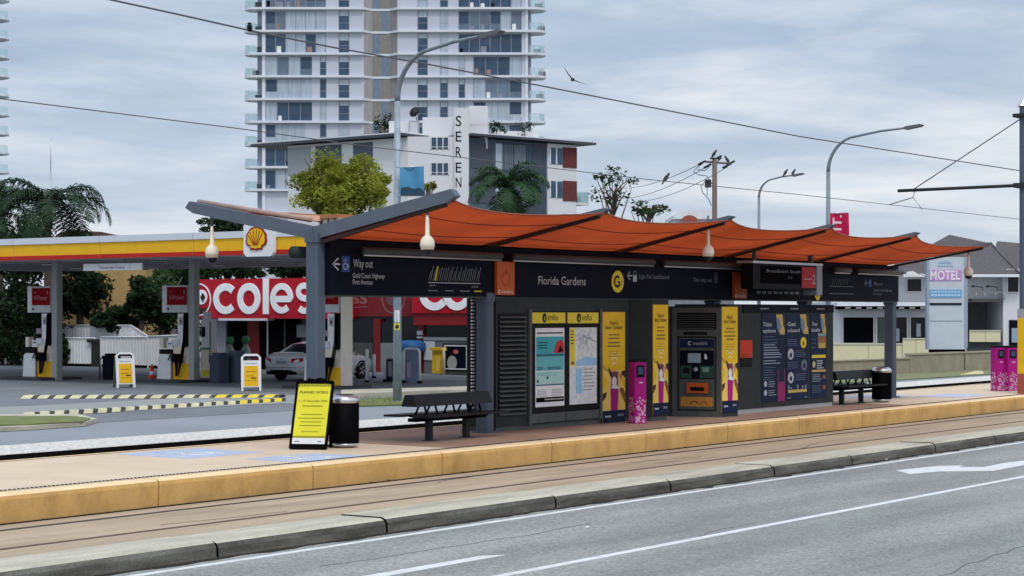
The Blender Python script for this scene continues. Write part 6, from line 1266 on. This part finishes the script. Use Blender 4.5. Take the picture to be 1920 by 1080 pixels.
b.fbox(Fr(pw(1330, 345), R, (0, 0, 1), -F), -.25, .1, -.2, .25, -.1, .1, charcoal); b.build('drop_cable', t)
for i, (a, c) in enumerate((((1312, 308), (1150, 352)), ((1326, 312), (1160, 372)), ((1364, 313), (1190, 378)))):
    A_ = pw(*a); B_ = at_d(c[0], c[1], 190); wire('power_line', ['upper power line running left from the timber pole', 'middle power line running left from the timber pole', 'lowest power line running left from the timber pole'][i], [A_.lerp(B_, k/10)-Vector((0, 0, 4*.5*(k/10)*(1-k/10))) for k in range(11)], .02, 'power lines from the timber pole')
# thin aerial mast behind the palm
t = thing('aerial_mast', 'thin aerial rising above the left palm', 'aerial', at_d(95, 700, 101)); b = MB(); c = at_d(95, 700, 101); b.tube([c, at_d(95, 322, 101)], .05, alu, 6); b.tube([at_d(95, 322, 101), at_d(95, 258, 101)], .02, alu, 5); b.build('rod', t)
# ================================================================== BIRDS
def bird(label, c, s_, heading, flying=False, group='birds', bank=0):
    t = thing('bird', label, 'bird', c, 0, group); h = Vector(heading).normalized(); up = Vector((0, 0, 1)); sd = h.cross(up).normalized(); sd, up = (sd*math.cos(bank)-up*math.sin(bank), up*math.cos(bank)+sd*math.sin(bank)) if bank else (sd, up); b = MB()
    ax = h if flying else (h*.55+up*.83).normalized(); o = c+up*(0 if flying else .10*s_)
    b.lathe([(.005, -.26), (.03, -.22), (.025, -.15), (.065, -.05), (.075, .05), (.05, .12), (.045, .16), (.048, .2), (.02, .235), (.003, .27)], o, mat('bird_feathers', (.045, .045, .055), .8), 10, ax)
    b.v = [tuple(o+(Vector(v)-o)*s_) for v in b.v]; b.build('body', t); b = MB()
    if flying:
        for s2 in (-1, 1): q = [o+h*.1*s_, o+sd*s2*.30*s_+up*.10*s_+h*.12*s_, o+sd*s2*.68*s_+up*.20*s_-h*.10*s_, o+sd*s2*.32*s_+up*.08*s_-h*.08*s_, o-h*.08*s_]; b.quad(q, MATS['bird_feathers']); b.quad([v-up*.012 for v in q[::-1]], MATS['bird_feathers'])
        b.build('wing', t)
    else:
        b.tube([c, o], .01*s_, black, 5); b.build('leg', t)
    return t
bird('lone bird gliding right of the white tower', at_d(1074, 149, 62), .8, F*.8-R*.15, True, None, .62)
lp = lambda px: e3_.lerp(e3_, 0)
bird('left bird of the two perched on the farthest lamp arm', at_d(1472, 328, 117), 1.2, R)
bird('right bird of the two perched on the farthest lamp arm', at_d(1487, 327, 117), 1.1, R)
bird('bird on the left top of the timber pole', at_d(1338, 294, 109.7), 1.3, R); bird('bird on the right end of the pole crossarm', at_d(1364, 304, 110), 1.2, -R); bird('bird at the middle of the pole crossarm', at_d(1349, 301, 110), 1.0, R)
bird('single bird sitting on the lower overhead wire', at_y(1248, 340, 4.1), .7, R)
# ================================================================== TREES
def tree(name, label, c, hgt, crown_c, rad, n, size, m_, clumps=22, seed=1, shell=.45, group='trees beyond the forecourt', limbs=7, spread=(.22, .5)):
    t = thing(name, label, 'tree', c, 0, group); r = random.Random(seed); b = MB()
    cc = crown_c; tp = Vector((cc.x, cc.y, cc.z-rad.z*.3)); b.tube([c, c.lerp(tp, .5)+Vector((r.uniform(-.2, .2), 0, 0)), tp], .22 if hgt > 7 else .12, bark, 8, .09)
    for i in range(limbs):
        a = r.uniform(0, 2*PI); e = cc+Vector((math.cos(a)*rad.x*.75, math.sin(a)*rad.y*.75, r.uniform(-.3, .7)*rad.z)); s_ = c.lerp(tp, r.uniform(.6, 1)); b.tube([s_, s_.lerp(e, .5)+Vector((0, 0, .2)), e], .08, bark, 5, .02)
    b.build('trunk', t); b = MB(); leaves(b, cc, rad, n, size, m_, r, clumps, shell, spread); b.build('crown', t); return t
def tree_px(name, label, px, py, rx, ry, d, n, size, m_, **k):
    cc = at_d(px, py, d); g = Vector((cc.x, cc.y, GZ)); return tree(name, label, g, cc.z, cc, Vector((rx*d/FPX, rx*d/FPX, ry*d/FPX)), n, size, m_, **k)
tree_px('yellow_green_tree', 'bright yellow green broadleaf tree in front of the white tower', 634, 352, 104, 80, 100, 22000, .115, leaf_y, clumps=80, seed=5, limbs=16, shell=.3, spread=(.12, .30))
tree_px('dark_tree', 'dark tree crown behind the far wing of the shelter canopy', 425, 425, 52, 28, 120, 2500, .17, leaf_d, seed=8)
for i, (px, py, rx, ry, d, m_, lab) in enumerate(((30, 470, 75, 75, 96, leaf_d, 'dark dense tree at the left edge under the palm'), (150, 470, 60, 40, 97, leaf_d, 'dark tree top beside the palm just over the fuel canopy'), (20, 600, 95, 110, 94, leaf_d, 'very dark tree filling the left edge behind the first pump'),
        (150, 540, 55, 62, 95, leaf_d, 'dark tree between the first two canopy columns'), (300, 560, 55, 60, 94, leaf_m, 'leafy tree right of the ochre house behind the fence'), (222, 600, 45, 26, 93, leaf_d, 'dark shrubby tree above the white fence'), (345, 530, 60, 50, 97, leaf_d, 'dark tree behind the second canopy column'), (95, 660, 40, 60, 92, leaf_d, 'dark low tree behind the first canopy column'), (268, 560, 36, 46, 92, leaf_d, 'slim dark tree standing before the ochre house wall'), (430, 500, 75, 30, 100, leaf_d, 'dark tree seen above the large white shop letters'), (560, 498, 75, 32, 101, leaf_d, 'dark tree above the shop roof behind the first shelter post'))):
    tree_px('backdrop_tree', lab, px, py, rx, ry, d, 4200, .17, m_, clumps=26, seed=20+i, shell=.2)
b = MB(); r = random.Random(77)
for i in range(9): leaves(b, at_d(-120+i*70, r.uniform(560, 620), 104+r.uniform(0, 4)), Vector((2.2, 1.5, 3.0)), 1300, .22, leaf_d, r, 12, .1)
struct('far_foliage', b, 'stuff', 'mass of dark foliage behind the fuel station')
tree_px('sparse_tree', 'thin half bare tree with open twigs right of the white block', 1150, 352, 46, 44, 130, 420, .17, leaf_d, clumps=13, seed=41, shell=.7, limbs=16)
tree_px('sparse_tree', 'low half bare tree above the canopy left of the timber pole', 1215, 392, 42, 18, 128, 420, .16, leaf_m, clumps=10, seed=42, shell=.5, limbs=12)
tree_px('small_tree', 'small bright leafed tree beside the blue banner', 802, 350, 14, 18, 100, 350, .13, leaf_y, clumps=6, seed=43)
def palm(name, label, px, py, d, L, n, seed, m_=leaf_p):
    cc = at_d(px, py, d); g = Vector((cc.x, cc.y, GZ)); t = thing(name, label, 'palm tree', g, 0, 'palms'); r = random.Random(seed); b = MB(); b.tube([g, g.lerp(cc, .5), cc], .24, bark, 10, .16); b.lathe([(.2, -1.1), (.24, -.7), (.16, 0), (.05, .4)], cc, mat('crownshaft', (.10, .14, .06), .5), 12); b.build('trunk', t)
    for i in range(n):
        a = 2*PI*i*.382+r.uniform(-.2, .2); el_ = math.radians(r.uniform(22, 82)) if i % 4 else math.radians(r.uniform(-20, 20)); hd = Vector((math.cos(a), math.sin(a), 0)); LL = L*r.uniform(.85, 1.1); pts = []; p = cc.copy(); e = el_
        K = 12
        for k in range(K+1): pts.append(p.copy()); p += (hd*math.cos(e)+Vector((0, 0, math.sin(e))))*LL/K; e -= math.radians(r.uniform(4, 9)+k*.7)
        b = MB(); b.tube(pts, .035, m_, 4, .01); sd = hd.cross(Vector((0, 0, 1)))
        for k in range(1, K*3):
            q = k/3; j = int(q); fr2 = q-j
            if j >= K: break
            c0 = pts[j].lerp(pts[j+1], fr2); tn = (pts[j+1]-pts[j]).normalized(); l = (.80*L/3*math.sin(PI*min(.97, .12+q/K*.86))**.6+.08)*r.uniform(.7, 1.1)
            for s2 in (-1, 1):
                dr = (sd*s2*.8+tn*.55+Vector((0, 0, r.uniform(-.1, .25)))).normalized(); mid = c0+dr*l*.55; tip = c0+dr*l*.95-Vector((0, 0, l*r.uniform(.05, .6))); wv = tn*.034
                b.add([c0-wv, c0+wv, mid+wv*1.2, tip, mid-wv*1.2], [(0, 1, 2, 4), (4, 2, 3)], m_)
        b.build('frond', t)
    return t
palm('palm_tree', 'dark feathery palm above the fuel canopy at the left', 90, 385, 92, 3.6, 21, 6, mat('palm_leaf_dark', (.017, .040, .018), .5, spec=.15, var=.4, trans=.15))
palm('palm_tree', 'green palm in front of the white block with lettering', 952, 352, 105, 2.7, 24, 9)
palm('palm_tree', 'partly hidden palm at the very left edge', 0, 400, 100, 2.8, 16, 12)
